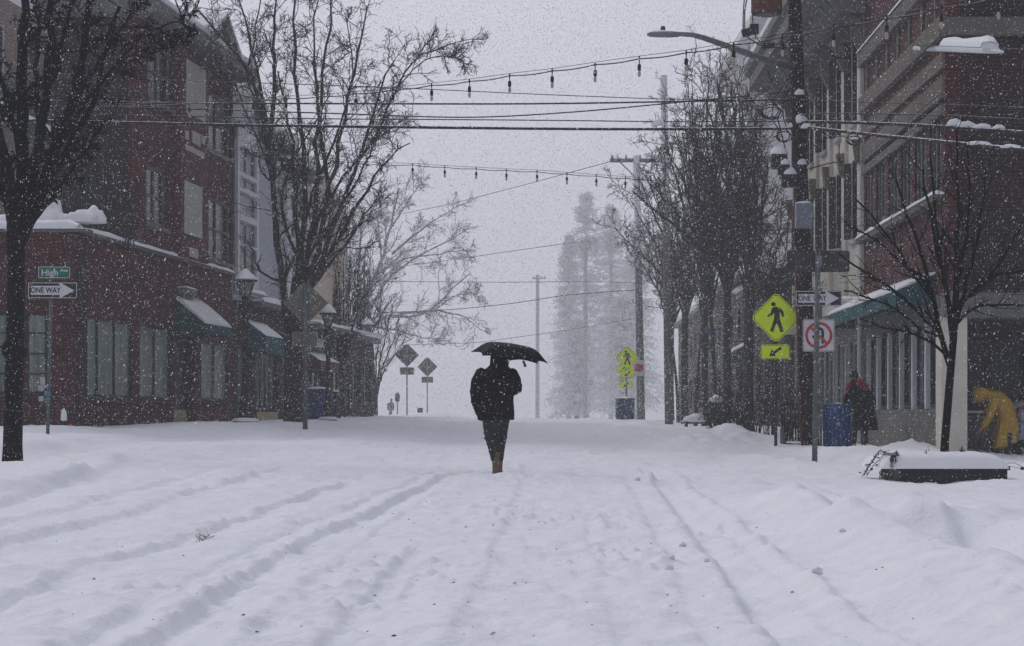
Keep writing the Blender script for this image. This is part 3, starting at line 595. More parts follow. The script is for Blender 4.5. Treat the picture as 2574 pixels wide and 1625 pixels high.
B = Thing('white_bay_building', 'narrow pale building with paired upper windows half hidden behind the big street tree', 'building', (-9, 64.5, .6))
s2 = S(765); qs = [wp(FL, 712, 728, 485, 530), wp(FL, 733, 748, 500, 545), wp(FL, 712, 728, 560, 600), wp(FL, 716, 742, 650, 720)]
g = G(); wall(g, FL, s1 + .005, s2, 4.2, 8.6, qs, d=.25, t=.5); B.part('wall', g, M['bluewhite'])
for q in qs: window(B, FL, *q, cols=2, rows=1, fm='trimwhite', pm='glassgrey', d=.25)
g = G(); wall(g, FL, s1 + .005, s2, .3, 4.19, [(s1 + .5, s2 - .5, 1.0, 2.9)]); B.part('wall', g, M['brick_dark'], label='dark brick ground floor')
window(B, FL, s1 + .5, s2 - .5, 1.0, 2.9, cols=4, fm='framedark', pm='glassgreen', mw=.2)
rf1 = band(B, 'roof', FL, s1 + .31, s2 + .2, -6, .6, 8.62, 8.85, 'trimgrey'); g = G(); snowstrip(g, FL, s1 + .31, s2 + .2, -5, .65, 8.85, .5, 14, .5); B.part('snow_cap', g, M['snowcap'], smooth=True, par=rf1)
awning(B, FL, s1 + .3, s2 - .2, 3.5, 3.25, .35, .3, 'tealdark', .0)

B = Thing('cream_building', 'cream sided building with a tall narrow window, beyond the big street tree', 'building', (-8, 71, .7))
s3, s4 = s2 + .05, S(871); q = [wp(FL, 836, 852, 725, 832)]
g = G(); wall(g, FL, s3, s4, 3.9, 8.2, q); B.part('wall', g, M['sidingcream']); window(B, FL, *q[0], cols=1, rows=2, fm='trimwhite', pm='glassgrey', sill='trimwhite')
oo = [(s3 + .6, s3 + 3.2, .95, 2.7), (s4 - 2.9, s4 - .5, .95, 2.7)]
g = G(); wall(g, FL, s3, s4, .3, 3.89, oo); B.part('wall', g, M['brick_grey'], label='dark shop front')
for q in oo: window(B, FL, *q, cols=3, fm='framedark', pm='glassgrey', mw=.1)
band(B, 'corner_board', FL, s4 - .16, s4 + .0, .003, .05, 3.95, 8.2, 'trimwhite')
lg = band(B, 'ledge', FL, s3, s4, .002, .55, 3.82, 3.93, 'trimgrey'); g = G(); snowstrip(g, FL, s3, s4, .0, .56, 3.93, .14, 16); B.part('snow_cap', g, M['snowcap'], smooth=True, par=lg)
B.part('gable', G().prism([(s3, 8.2), (s4, 8.2), ((s3 + s4) / 2, 9.6)], FL, -5, 0), M['sidingcream'])
sb = band(B, 'shop_sign', FL, S(776), S(818), .01, .07, FL.Z(797, 878), FL.Z(797, 842), 'brick_grey')
B.text('lettering', 'Bak', FL, (S(780) + S(812)) / 2, FL.Z(797, 860), .09, .62, M['signwhite'], par=sb, bold=.02, width=1.8)
awning(B, FL, s3 + .2, s3 + 3.4, 3.0, 2.7, .5, .35, 'rust', .03)

for i, (lab, a, b, h, wm, aw) in enumerate([
    ('low dark snow roofed shop, last of the left row past the cream building', 74.4, 79.5, 3.7, 'brick_grey', None)]):
    P0 = FL.p(a - 43.5 + (a - 43.5) * .006, 0, 0); T = Thing('shop_building', lab, 'shop', (P0[0] - 2, P0[1] + 3, .7))
    sa, sb_ = (a - 43.5) * 1.0062, (b - 43.5) * 1.0062; qs = [(sa + .5 + k * 2.4, sa + 2.3 + k * 2.4, 1.3, 2.9) for k in range(2)]
    g = G(); wall(g, FL, sa, sb_, .3, h, qs); T.part('wall', g, M[wm])
    for q in qs: window(T, FL, *q, cols=3, fm='framedark', pm='glassgrey')
    T.part('wall', G().box(sa, sa + .3, -8, -.302, .3, h, FL), M[wm])
    r = T.part('roof', G().box(sa - .02, sb_, -8, .3, h + .002, h + .2, FL), M['trimgrey']); g = G(); snowstrip(g, FL, sa - .02, sb_, -7.8, .32, h + .2, .3, i + 20, .6); T.part('snow_cap', g, M['snowcap'], smooth=True, par=r)
    if aw: awning(T, FL, sa + .5, sb_ - .5, 3.8, 3.2, .9, .35, aw, .12)

# ------------------------------------------------------------------ buildings, right side
FRt = facade((8.27, 38.0), (8.466, 47.8)); S = FRt.S
B = Thing('brick_storefront_building', 'dark red brick building with pale stone bands and a teal awning over its shop windows', 'building', (12, 42, .1))
sN = S(2172)
wins = [(.25 + k * 1.62, 1.55 + k * 1.62, 5.2, 6.9) for k in range(6)]
g = G(); wall(g, FRt, 0, sN, 3.2, 11.4, wins); B.part('wall', g, M['brick'])
for k, q in enumerate(wins): window(B, FRt, *q, cols=3, rows=1, fm='trimgrey', pm='glass', rec=.1, fw=.08, mw=.09)
FG = Fr((8.27, 38, 0), (1, 0, 0), (0, -1, 0))
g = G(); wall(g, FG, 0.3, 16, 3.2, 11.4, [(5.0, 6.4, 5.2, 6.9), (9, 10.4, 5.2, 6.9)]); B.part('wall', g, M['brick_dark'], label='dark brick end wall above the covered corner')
for q in ((5.0, 6.4, 5.2, 6.9), (9, 10.4, 5.2, 6.9)): window(B, FG, *q, cols=2, fm='trimgrey')
for z0, z1, d, nf in ((9.2, 9.55, .16, 0), (8.08, 8.46, .14, 1), (7.5, 7.8, .06, 0), (7.02, 7.33, .06, 0), (6.92 - .0, 6.99, .08, 0)):
    b = band(B, 'stone_band', FRt, -.002 if not nf else -.14, sN - .002, .003, d, z0, z1, 'limestone')
    if d > .15: g = G(); snowstrip(g, FRt, 0, sN, .0, d + .03, z1, .08, 31); B.part('snow_cap', g, M['snowcap'], smooth=True, par=b)
B.part('stone_band', G().box(-.0, 16, .003, .14, 8.1, 8.44, FG), M['limestone'])
band(B, 'stone_band', FRt, 0, sN, .003, .07, 6.62, 6.80, 'limestone')
for k in range(7): band(B, 'pilaster', FRt, .7 + k * 1.4, .85 + k * 1.4, .003, .05, 8.48, 9.18, 'limestone')
lg = band(B, 'ledge', FRt, 0, sN, .003, .2, 4.96, 5.08, 'limestone'); g = G(); snowstrip(g, FRt, 0, sN, .0, .22, 5.08, .09, 33); B.part('snow_cap', g, M['snowcap'], smooth=True, par=lg)
awning(B, FRt, S(2352), S(2150), 3.62, 3.3, .75, .3, 'tealbright', .1)
B.part('fascia', G().box(-.02, 16, -.34, .05, 2.72, 3.197, FG), M['trimgrey']); band(B, 'fascia', FRt, .4, sN, -.3, .03, 2.72, 3.197, 'trimgrey')
B.part('soffit', G().box(.02, 16, -3.2, -.34, 2.75, 2.9, FG), M['trimgrey'])
B.part('column', G().box(8.20, 8.70, 38.0, 38.5, -.1, 2.74), M['creamwall'], bevel=.01, label='square pale corner column')
# street side shop front
g = G(); wall(g, FRt, .6, sN, -.1, .98, [], d=-.1); B.part('knee_wall', g, M['block'])
q = [(.9 + k * 1.5, 2.25 + k * 1.5, 1.02, 2.7) for k in range(6)]
for k, o in enumerate(q):
    f = window(B, FRt, *o, cols=2, rows=1, fm='framedark', pm='glassgrey' if k % 2 else 'glass', d=-.1, mw=.05, rec=.1)
    g = G().box(o[1] + .005, o[1] + .145, -.3, -.06, .982, 2.715, FRt); B.part('mullion', g, M['bluewhite'])
    if k != 3: B.part('curtain', G().box(o[0] + .12, o[0] + .72, -.19, -.172, 1.1, 2.6, FRt), M['bluewhite'], par=f)
B.part('mullion', G().box(.62, .895, -.3, -.06, .982, 2.715, FRt), M['bluewhite'])
# recessed front under the overhang
FH = Fr((8.75, 40.2, 0), (1, 0, 0), (0, -1, 0))
g = G(); wall(g, FH, .0, 15, -.1, 2.74, [(1.9, 2.9, .1, 2.3)] + [(.1 + k * 1.7 if k == 0 else 1.5 + k * 1.7, 1.6 if k == 0 else 2.9 + k * 1.7, .98, 2.4) for k in (0, 1, 2, 3, 4)]); B.part('wall', g, M['brick_grey'], label='recessed shop front under the overhang')
for k in (0, 1, 2, 3, 4): window(B, FH, .1 + k * 1.7 if k == 0 else 1.5 + k * 1.7, 1.6 if k == 0 else 2.9 + k * 1.7, .98, 2.4, cols=2, fm='framedark', pm='glass')
window(B, FH, 1.9, 2.9, .1, 2.3, cols=1, rows=1, fm='trimgrey', pm='glass', name='door')
B.part('knee_wall', G().box(-.05, 1.75, .004, .12, -.1, .9, FH), M['block'])
g = G(); snowstrip(g, FH, .0, 1.7, .0, .2, .9, .05, 34); B.part('snow_cap', g, M['snowcap'], smooth=True)
B.part('roof', G().box(8.27, 24.2, 38.3, 48, 11.1, 11.3), M['snow'])
# cream house with bracketed cornice
B = Thing('cream_corniced_building', 'cream building with a deep bracketed cornice and tan capitals, behind the utility pole', 'building', (12, 55, .2))
s0, s1 = sN + .02, S(1998); zc = 11.6
nb = 5; cell = (s1 - s0) / nb; ops = []
for k in range(nb):
    a = s0 + cell * (k + .38); b = s0 + cell * (k + .68); ops += [(a, b, 8.1, 10.3), (a, b, 5.2, 7.2)]
g = G(); wall(g, FRt, s0, s1, 3.6, zc, ops); B.part('wall', g, M['creamwall'])
for i, q in enumerate(ops):
    window(B, FRt, *q, cols=1, rows=2, fm='framedark', pm='glass', rec=.05, fw=.04, mw=.03, sill='trimwhite')
    Fh = Fr(FRt.p(q[1] + .02, .02, 0), FRt.d * .85 + FRt.u * .5, FRt.u); B.part('shutter', G().box(0, .20, -.025, .025, q[2] + .05, q[3] - .05, Fh), M['framedark'])
for k in range(nb + 1):
    a = s0 + cell * k; a0, a1 = max(s0, a - .16), min(s1, a + .16)
    pl = band(B, 'pilaster', FRt, a0, a1, .003, .09, 3.7, 9.6, 'creamwall')
    g = G().prism([(0.003, 9.6), (.12, 9.6), (.3, 10.0), (.34, 10.5), (.003, 10.5)], Fr(FRt.p(a0, 0, 0), FRt.d, FRt.u), 0.02, a1 - a0 - .02); B.part('capital', g, M['tan'], par=pl)
    g = G().prism([(.095, 6.9), (.2, 6.95), (.28, 7.5), (.095, 7.5)], Fr(FRt.p(a0, 0, 0), FRt.d, FRt.u), 0.02, a1 - a0 - .02); B.part('capital', g, M['tan'], par=pl)
g = G(); pf = [(.003, 10.5), (.6, 10.55), (.9, 10.9), (1.35, 11.0), (1.35, 11.35), (1.5, 11.45), (1.5, 11.7), (.003, 11.7)]
g.prism(pf, Fr(FRt.p(s0, 0, 0), FRt.d, FRt.u), -.2, s1 - s0 + .6); cn = B.part('cornice', g, M['trimgrey'])
g = G(); snowstrip(g, FRt, s0 - .2, s1 + .6, .0, 1.5, 11.7, .25, 40, .5); B.part('snow_cap', g, M['snowcap'], smooth=True, par=cn)
for k in range(18):
    a = s0 + .2 + k * (s1 - s0 - .3) / 17; B.part('bracket', G().prism([(.01, 10.2), (.2, 10.2), (1.0, 10.93), (.01, 10.93)], Fr(FRt.p(a, 0, 0), FRt.d, FRt.u), 0, .14), M['trimgrey'], par=cn)
dp = G().tube([FRt.p(s0 + .15, .08, .2), FRt.p(s0 + .15, .08, 10.3)], .06, 8); B.part('downspout', dp, M['bluewhite'], smooth=True)
qs = [(s0 + .5 + k * 2.2, s0 + 2.2 + k * 2.2, .9, 2.7) for k in range(6)]
g = G(); wall(g, FRt, s0, s1, 0, 3.59, qs); B.part('wall', g, M['trimgrey'], label='grey shop front')
for k, q in enumerate(qs): window(B, FRt, *q, cols=2, fm='trimwhite' if k < 3 else 'framedark', pm='glassgrey' if k % 2 else 'glass', mw=.12)
cnl = band(B, 'ledge', FRt, s0, s1, .003, .7, 3.35, 3.6, 'creamwall'); g = G(); snowstrip(g, FRt, s0, s1, .0, .72, 3.6, .12, 41); B.part('snow_cap', g, M['snowcap'], smooth=True, par=cnl)
# tall pale building further on
B = Thing('pale_tall_building', 'tall plain pale building fading into the snow behind the street light arm', 'building', (13, 78, .4))
FP = Fr((9.05, 75, 0), (1, 0, 0), (0, -1, 0))
qs = [(2.0 + k * 2.4, 3.1 + k * 2.4, z, z + 1.7) for k in range(4) for z in (5, 8.2, 11.4)]
g = G(); wall(g, FP, 0, 12, .2, 15.6, qs); B.part('wall', g, M['palewall'])
for q in qs: window(B, FP, *q, cols=1, rows=2, fm='trimwhite', pm='glassgrey')
B.part('wall', G().add([(9.05, 75.301, .2), (11.2, 92, .2), (11.2, 92, 15.6), (9.05, 75.301, 15.6), (9.35, 75.301, .2), (11.5, 92, .2), (11.5, 92, 15.6), (9.35, 75.301, 15.6)], [(0, 1, 2, 3), (4, 7, 6, 5), (3, 2, 6, 7), (1, 5, 6, 2), (0, 3, 7, 4), (0, 4, 5, 1)]), M['palewall'])
r = B.part('roof', G().box(-.1, 12, -16, .15, 15.602, 15.8, FP), M['palewall']); g = G(); snowstrip(g, FP, -.1, 12, -15, .15, 15.8, .3, 44, .5); B.part('snow_cap', g, M['snowcap'], smooth=True, par=r)
ch = G().tube([(8.85, 74.2, 9.0), (8.85, 74.2, 12.0), (8.75, 74.2, 12.6), (8.72, 74.2, 14.1)], [.12, .12, .3, .3], 10); ch.box(8.85, 9.2, 74.15, 74.9, 9.4, 9.5); ch.box(8.85, 9.2, 74.15, 74.9, 11.4, 11.5)
B.part('vent_pipe', ch, M['palewall'])
for i, (lab, a, b, h, wm, sg) in enumerate([
    ('low grey brick shop with blue and green hanging signs, behind the right street trees', 64, 78, 5.4, 'brick_grey', 1),
    ('low brown shop beyond the one with the green sign, behind the right street trees', 78.2, 96, 6.2, 'brick_grey', 0),
    ('last hazy shop of the right row beside the leaning utility pole', 96.3, 118, 6.0, 'brick_grey', 0)]):
    sa, sb_ = a - 38, b - 38; P0 = FRt.p(sa, -3, 0); T = Thing('shop_building', lab, 'shop', (P0[0], P0[1] + 4, .5))
    n = int((b - a) / 3.2); qs = [(sa + .6 + k * 3.1, sa + 3.0 + k * 3.1, 1.2, 2.9) for k in range(n)]; q2 = [(sa + 1 + k * 3.1, sa + 2.1 + k * 3.1, 4.0, 5.1) for k in range(n)]
    g = G(); wall(g, FRt, sa, sb_, .1, h, qs + q2); T.part('wall', g, M[wm])
    for q in qs: window(T, FRt, *q, cols=2, fm='framedark', pm='glass')
    for q in q2: window(T, FRt, *q, cols=1, fm='framedark', pm='glassgrey')
    T.part('wall', G().box(sa, sa + .3, -8, -.302, .1, h, FRt), M[wm])
    r = T.part('roof', G().box(sa, sb_, -8, .3, h + .002, h + .2, FRt), M['trimgrey']); g = G(); snowstrip(g, FRt, sa, sb_, -7.8, .32, h + .2, .25, i + 60, .6); T.part('snow_cap', g, M['snowcap'], smooth=True, par=r)
    if sg:
        Fs = Fr((0, 71, 0), (1, 0, 0), (0, -1, 0)); x0, x1 = (1761 - CX) * 71 / FPX, (1799 - CX) * 71 / FPX
        z = lambda y: ZC - (y - HY) * 71 / FPX
        X_ = FRt.p(71 - 38, 0, 0)[0]
        sgn = T.part('shop_sign', G().box(x0, x1, 0, .05, z(846), z(824), Fs).box(x1, X_, .02, .05, z(830), z(827), Fs), M['lightblue'])
        T.part('shop_sign', G().box(x0 + .04, x0 + .46, 0, .05, z(894), z(862), Fs), M['midgreen'], label='green hanging sign')
        T.part('sign_bracket', G().box(x0 + .04, X_, 0, .04, z(860), z(857), Fs).box(x0 + .1, x0 + .14, 0, .03, z(862), z(860), Fs), M['iron'])
    if i == 0: awning(T, FRt, sb_ - 4, sb_ - 1, 3.6, 3.2, .8, .3, 'tealdark', .1)
# ------------------------------------------------------------------ street furniture
def base_at(px, D, dz=0.):
    x = (px - CX) * D / FPX; return np.array([x, D, gz(x, D) + dz])
def ZZ(py, D): return ZC - (py - HY) * D / FPX
def rrect(w, h, r=.03, n=4):
    P = []
    for cx, cz, a0 in ((w / 2 - r, h / 2 - r, 0), (-w / 2 + r, h / 2 - r, 90), (-w / 2 + r, -h / 2 + r, 180), (w / 2 - r, -h / 2 + r, 270)):
        for k in range(n + 1):
            a = R(a0 + 90 * k / n); P.append((cx + r * math.cos(a), cz + r * math.sin(a)))
    return P
def off(P, x, z): return [(a + x, b + z) for a, b in P]
def sframe(px, D, yaw=0, y0=0.):
    x = (px - CX) * D / FPX; a = R(yaw); return Fr((x, D - y0, 0), (math.cos(a), math.sin(a), 0), (math.sin(a), -math.cos(a), 0))
ARW = [(-.40, .085), (.13, .085), (.13, .15), (.405, 0), (.13, -.15), (.13, -.085), (-.40, -.085)]
def one_way(T, F, z, d=0.):
    pl = T.part('sign_plate', G().prism(off(rrect(.914, .305), 0, z), F, d, d + .004), M['black'])
    g = G(); o, i = rrect(.90, .29, .028), rrect(.878, .268, .02)
    n = len(o); vs = [F.p(x, d + .007, q + z) for x, q in o] + [F.p(x, d + .007, q + z) for x, q in i]
    g.add(vs, [(k, (k + 1) % n, n + (k + 1) % n, n + k) for k in range(n)]); T.part('border', g, M['signwhite'], par=pl)
    T.part('arrow', G().prism(off(ARW, 0, z), F, d + .005, d + .008), M['signwhite'], par=pl)
    T.text('lettering', 'ONE WAY', F, -.128, z - .002, d + .010, .148, M['black'], par=pl, bold=.003, width=.80); return pl
FIG = [(1163, 443), (1185, 436), (1205, 440), (1224, 452), (1236, 470), (1238, 498), (1226, 502), (1220, 478), (1211, 470), (1212, 515), (1222, 545), (1237, 592), (1217, 600), (1205, 565), (1192, 538), (1181, 560), (1170, 597), (1150, 590), (1163, 555), (1176, 510), (1177, 474), (1162, 492), (1137, 502), (1130, 490), (1154, 476)]
def ped_sign(T, F, z, w=.76, d=0., sc_=1 / 304.):
    h = w * .5 * math.sqrt(2); c = .05; dia = [(h - c, -c * .0 - c), (h - c, c), (c, h - c), (-c, h - c), (-h + c, c), (-h + c, -c), (-c, -h + c), (c, -h + c)]
    pl = T.part('sign_plate', G().prism(off(dia, 0, z), F, d, d + .005), M['yellow'])
    a, b = .955, .925; g = G(); n = len(dia)
    vs = [F.p(x * a, d + .007, q * a + z) for x, q in dia] + [F.p(x * b, d + .007, q * b + z) for x, q in dia]
    g.add(vs, [(k, (k + 1) % n, n + (k + 1) % n, n + k) for k in range(n)]); T.part('border', g, M['black'], par=pl)
    k_ = w / .76 * sc_
    g = G().prism([((x - 1190) * k_, (505 - y) * k_ + z) for x, y in FIG], F, d + .006, d + .010)
    hd = [((1172 - 1190 + 15 * math.cos(R(t))) * k_, (505 - 420 + 14 * math.sin(R(t))) * k_ + z) for t in range(0, 360, 20)]
    g.prism(hd, F, d + .006, d + .010); T.part('walking_figure', g, M['black'], par=pl); return pl
def arrow_plaque(T, F, z, w=.61, h=.305, d=0., x=0.):
    pl = T.part('arrow_plate', G().prism(off(rrect(w, h, .04), x, z), F, d, d + .005), M['yellow'])
    o, i = rrect(w * .965, h * .93, .03), rrect(w * .935, h * .87, .024); n = len(o)
    vs = [F.p(p[0] + x, d + .007, p[1] + z) for p in o] + [F.p(p[0] + x, d + .007, p[1] + z) for p in i]
    T.part('border', G().add(vs, [(k, (k + 1) % n, n + (k + 1) % n, n + k) for k in range(n)]), M['black'], par=pl)
    a = R(215); ar = [(-.15, .028), (.03, .028), (.03, .085), (.16, 0), (.03, -.085), (.03, -.028), (-.15, -.028)]; k = w / .61
    ar = [((p * math.cos(a) - q * math.sin(a)) * k + x, (p * math.sin(a) + q * math.cos(a)) * k + z) for p, q in ar]
    T.part('arrow', G().prism(ar, F, d + .006, d + .010), M['black'], par=pl); return pl
# left one-way post
D = 37.3; b = base_at(119, D); T = Thing('sign_post', 'stickered grey post with a green street name plate above a black one way sign', 'sign post', b)
T.part('pole', G().tube([b - [0, 0, .3], (at(130, 660, D)[0], D, ZZ(668, D))], .033, 8), M['greenpost'], smooth=True)
F = sframe(134, D, 3, .06); one_way(T, F, ZZ(731, D))
pl = T.part('street_name_plate', G().prism(off(rrect(.60, .225, .02), .03, ZZ(686, D)), F, .0, .005), M['signgreen'])
o, i = rrect(.585, .21, .02), rrect(.567, .192, .015); n = len(o); vs = [F.p(p[0] + .03, .007, p[1] + ZZ(686, D)) for p in o] + [F.p(p[0] + .03, .007, p[1] + ZZ(686, D)) for p in i]
T.part('border', G().add(vs, [(k, (k + 1) % n, n + (k + 1) % n, n + k) for k in range(n)]), M['signwhite'], par=pl)
T.text('lettering', 'High', F, -.05, ZZ(687, D), .009, .17, M['signwhite'], par=pl, bold=.002); T.text('lettering', 'Ave', F, .215, ZZ(681, D), .009, .085, M['signwhite'], par=pl, bold=.002)
for k, (px, py, w_, h_, m_) in enumerate([(110, 958, .09, .14, 'sticker'), (105, 976, .1, .1, 'sticker'), (122, 990, .12, .09, 'stickerblue'), (106, 1003, .09, .1, 'sticker'), (122, 1006, .1, .12, 'trimgrey'), (118, 972, .06, .06, 'sticker')]):
    T.part('sticker', G().prism(off(rrect(w_, h_, .01), (px - 134) * D / FPX, ZZ(py, D)), F, .02 + k * .002, .023 + k * .002), M[m_])
g = G().blob((b[0] + .0, D, ZZ(699, D)), .05, .03, .04, 3); T.part('snow_cap', g, M['snowcap'], smooth=True)
# sheeted stub beside the corner: snow covered downspout shoe
b = base_at(160, 41.5); T = Thing('standpipe', 'low leaning standpipe capped with a spike of snow against the brick corner', 'standpipe', b)
T.part('pipe', G().tube([b - [0, 0, .1], b + [.02, .1, .22], b + [-.02, .15, .32]], .06, 8), M['iron'], smooth=True); T.part('snow_cap', G().blob(b + [0, .02, .12], .065, .07, .24, 4), M['snowcap'], smooth=True)
# back-facing signs
def back_sign(px, D, ytop, ybase, half, lab, plaque, pm='galv', bm='signback', pole_r=.033):
    b = base_at(px, D); T = Thing('sign_post', lab, 'sign post', b); F = sframe(px, D, 0, -.05); z = ZZ(ytop, D) - half
    T.part('pole', G().tube([b - [0, 0, .3], (b[0], D, z + half * .8)], pole_r, 8), M[pm], smooth=True)
    c = .06; dia = [(half, 0), (c, half - c), (-c, half - c), (-half, 0), (-c, -half + c), (c, -half + c)]
    T.part('sign_plate', G().prism(off(dia, 0, z), F, 0, .006), M[bm])
    if plaque: T.part('plaque', G().prism(off(rrect(plaque[0], plaque[1], .03), plaque[3], ZZ(plaque[2], D)), F, 0, .006), M[bm])
    return T
back_sign(767, 49, 705, 1084, .56, 'thick grey post with the olive back of a large diamond sign, near the blue bin', (.62, .36, 852, -.02), 'greenpost', 'signback', .065)
back_sign(1023, 91, 863, 1045, .55, 'back of a far diamond sign on a pole, larger of the crest pair', (.66, .33, 933, 0))
back_sign(1074, 108, 897, 1042, .55, 'back of a far diamond sign on a pole, smaller and hazier of the crest pair', (.62, .32, 955, 0))
# right post cluster
D = 37; b = base_at(2047, D); T = Thing('sign_post', 'thick grey post topped by dark street name plates, nearest of the right corner posts', 'sign post', b)
T.part('pole', G().tube([b - [0, 0, .3], (b[0] + .07, D, ZZ(626, D))], .052, 10), M['greenpost'], smooth=True)
F = sframe(2058, D, 2, -.06); pl = T.part('street_name_plate', G().prism(off(rrect(1.18, .40, .05), 0, ZZ(657, D)), F, 0, .006), M['signbackdark'])
T.part('clamp', G().box(-.05, .05, -.02, .12, ZZ(657, D) - .1, ZZ(657, D) + .1, F), M['galv'])
F2 = Fr((b[0] + .07, D - .06, 0), (.25, .97, 0), (.97, -.25, 0)); T.part('street_name_plate', G().prism(off(rrect(.9, .3, .03), 0, ZZ(615, D) - .05), F2, 0, .006), M['signbackdark'])
D = 39.5; b = base_at(2063, D); T = Thing('sign_post', 'thin post with black one way sign above a no u-turn sign, beside the utility pole', 'sign post', b)
T.part('pole', G().tube([b - [0, 0, .3], (b[0], D, ZZ(726, D))], .03, 8), M['greenpost'], smooth=True)
F = sframe(2057, D, -2, .05); one_way(T, F, ZZ(751, D))
zc_ = ZZ(844, D); pl = T.part('sign_plate', G().prism(off(rrect(.63, .64, .03), 0, zc_), F, 0, .004), M['signwhite'])
o, i = rrect(.61, .62, .03), rrect(.592, .602, .025); n = len(o); vs = [F.p(p[0], .006, p[1] + zc_) for p in o] + [F.p(p[0], .006, p[1] + zc_) for p in i]
T.part('border', G().add(vs, [(k, (k + 1) % n, n + (k + 1) % n, n + k) for k in range(n)]), M['black'], par=pl)
FZ = Fr(F.p(0, 0, zc_), F.u, F.d)
g = G().prism([(.105, -.16), (.105, .07), (.085, .13), (.04, .165), (-.02, .165), (-.075, .13), (-.095, .07), (-.095, -.0), (-.15, -.0), (-.07, -.12), (.01, -.0), (-.04, 0), (-.04, .06), (-.02, .1), (.01, .11), (.04, .1), (.052, .07), (.052, -.16)], FZ, .005, .009)
T.part('u_turn_arrow', g, M['black'], par=pl)
g = G().ring(.215, .27, FZ, .010, .013); a = R(-45); c_, s_ = math.cos(a), math.sin(a)
g.prism([(x * c_ - y * s_, x * s_ + y * c_) for x, y in ((-.23, -.026), (.23, -.026), (.23, .026), (-.23, .026))], FZ, .0105, .0135); T.part('prohibition_ring', g, M['red'], par=pl)
# pedestrian crossing sign by the pole
D = 42.3; b = base_at(1950, D); T = Thing('sign_post', 'bright yellow-green diamond pedestrian crossing sign with arrow plate beside the utility pole', 'sign post', b)
T.part('pole', G().tube([b - [0, 0, .3], (b[0] + .01, D + .05, ZZ(745, D))], .035, 8), M['signbackdark'], smooth=True)
F = sframe(1951, D, 0, .02); ped_sign(T, F, ZZ(799, D), .775); arrow_plaque(T, F, ZZ(885, D), .62, .31, x=-.02)
# far pair of crossing signs
D = 87; b = base_at(1575, D); T = Thing('sign_post', 'small far yellow-green pedestrian crossing sign with arrow plate above the far blue bin', 'sign post', b)
T.part('pole', G().tube([b - [0, 0, .3], (b[0], D, ZZ(875, D))], .035, 8), M['galv'], smooth=True); F = sframe(1576, D, 0, .04); ped_sign(T, F, ZZ(900, D), .76); arrow_plaque(T, F, ZZ(941, D), .62, .33)
D = 99; b = base_at(1574, D); T = Thing('sign_post', 'farthest yellow crossing sign, its diamond mostly hidden behind the one above the far blue bin', 'sign post', b)
T.part('pole', G().tube([b - [0, 0, .3], (b[0], D, ZZ(905, D))], .035, 8), M['galv'], smooth=True); F = sframe(1574, D, 0, .04); ped_sign(T, F, ZZ(929, D), .76); arrow_plaque(T, F, ZZ(968, D), .62, .33)
D = 90; b = base_at(1608, D); T = Thing('sign_post', 'small faded red and white sign right of the far yellow crossing sign', 'sign post', b)
T.part('pole', G().tube([b - [0, 0, .3], (b[0], D, ZZ(912, D))], .03, 8), M['galv'], smooth=True); F = sframe(1606, D, 0, .04)
pl = T.part('sign_plate', G().prism(off(rrect(.52, .72, .03), 0, ZZ(926, D)), F, 0, .005), M['signwhite']); T.part('red_panel', G().prism(off(rrect(.38, .36, .1), .0, ZZ(925, D)), F, .006, .009), M['red'], par=pl)

# lantern street lamps
def lantern(px, D, ytop, lab, grp):
    b = base_at(px, D); H = ZZ(ytop, D) - b[2]; T = Thing('street_lamp', lab, 'street lamp', b, grp); k = H / 3.72
    pr = [(.30, 0), (.30, .08), (.24, .12), (.24, .16), (.16, .2), (.15, .42), (.19, .46), (.19, .52), (.12, .56), (.11, .85), (.085, .95), (.075, 1.6), (.07, 2.62), (.1, 2.66), (.13, 2.72), (.16, 2.8), (.16, 2.98), (.10, 3.03), (.1, 3.08)]
    T.part('pole', G().lathe([(r * k, z * k) for r, z in pr], b - [0, 0, .03], 12), M['iron'], smooth=False, bevel=0)
    g = G(); zb, zt = 3.06 * k, 3.42 * k; r0, r1 = .11 * k, .24 * k; c = []
    for q in range(6):
        a = R(60 * q + 30); c.append((math.cos(a), math.sin(a))); g.tube([b + [r0 * c[-1][0], r0 * c[-1][1], zb], b + [r1 * c[-1][0], r1 * c[-1][1], zt]], .014, 4)
    g.lathe([(r1 * 1.2, zt), (r1 * 1.22, zt + .04), (r1 * .7, zt + .12), (.03, zt + .24)], b, 6)
    g.tube([b + [0, 0, zt + .2], b + [0, 0, zt + .42]], [.02, .004], 5)
    hd = T.part('lantern', g, M['iron']); T.part('lamp_glass', G().lathe([(r0 * .85, zb), (r1 * .88, zt - .02)], b, 6), M['lampglass'], par=hd)
    T.part('snow_cap', G().lathe([(r1 * 1.18, zt + .05), (r1 * 1.1, zt + .09), (r1 * .75, zt + .19), (.06, zt + .31), (.012, zt + .34)], b, 14), M['snowcap'], smooth=True, par=hd)
    g = G().blob(b + [0, 0, .02], .34 * k, .34 * k, .12, 3); T.part('snow_cap', g, M['snowcap'], smooth=True); return T
GL = 'lantern street lamps on the left pavement'
lantern(617, 50, 678, 'black lantern street lamp with a snow cap beside the brick corner shop, nearest one', GL)
lantern(825, 62.5, 768, 'black lantern street lamp rising behind the blue box, second of the lanterns', GL)
lantern(922, 80, 800, 'far black lantern street lamp among the thin street trees', GL)

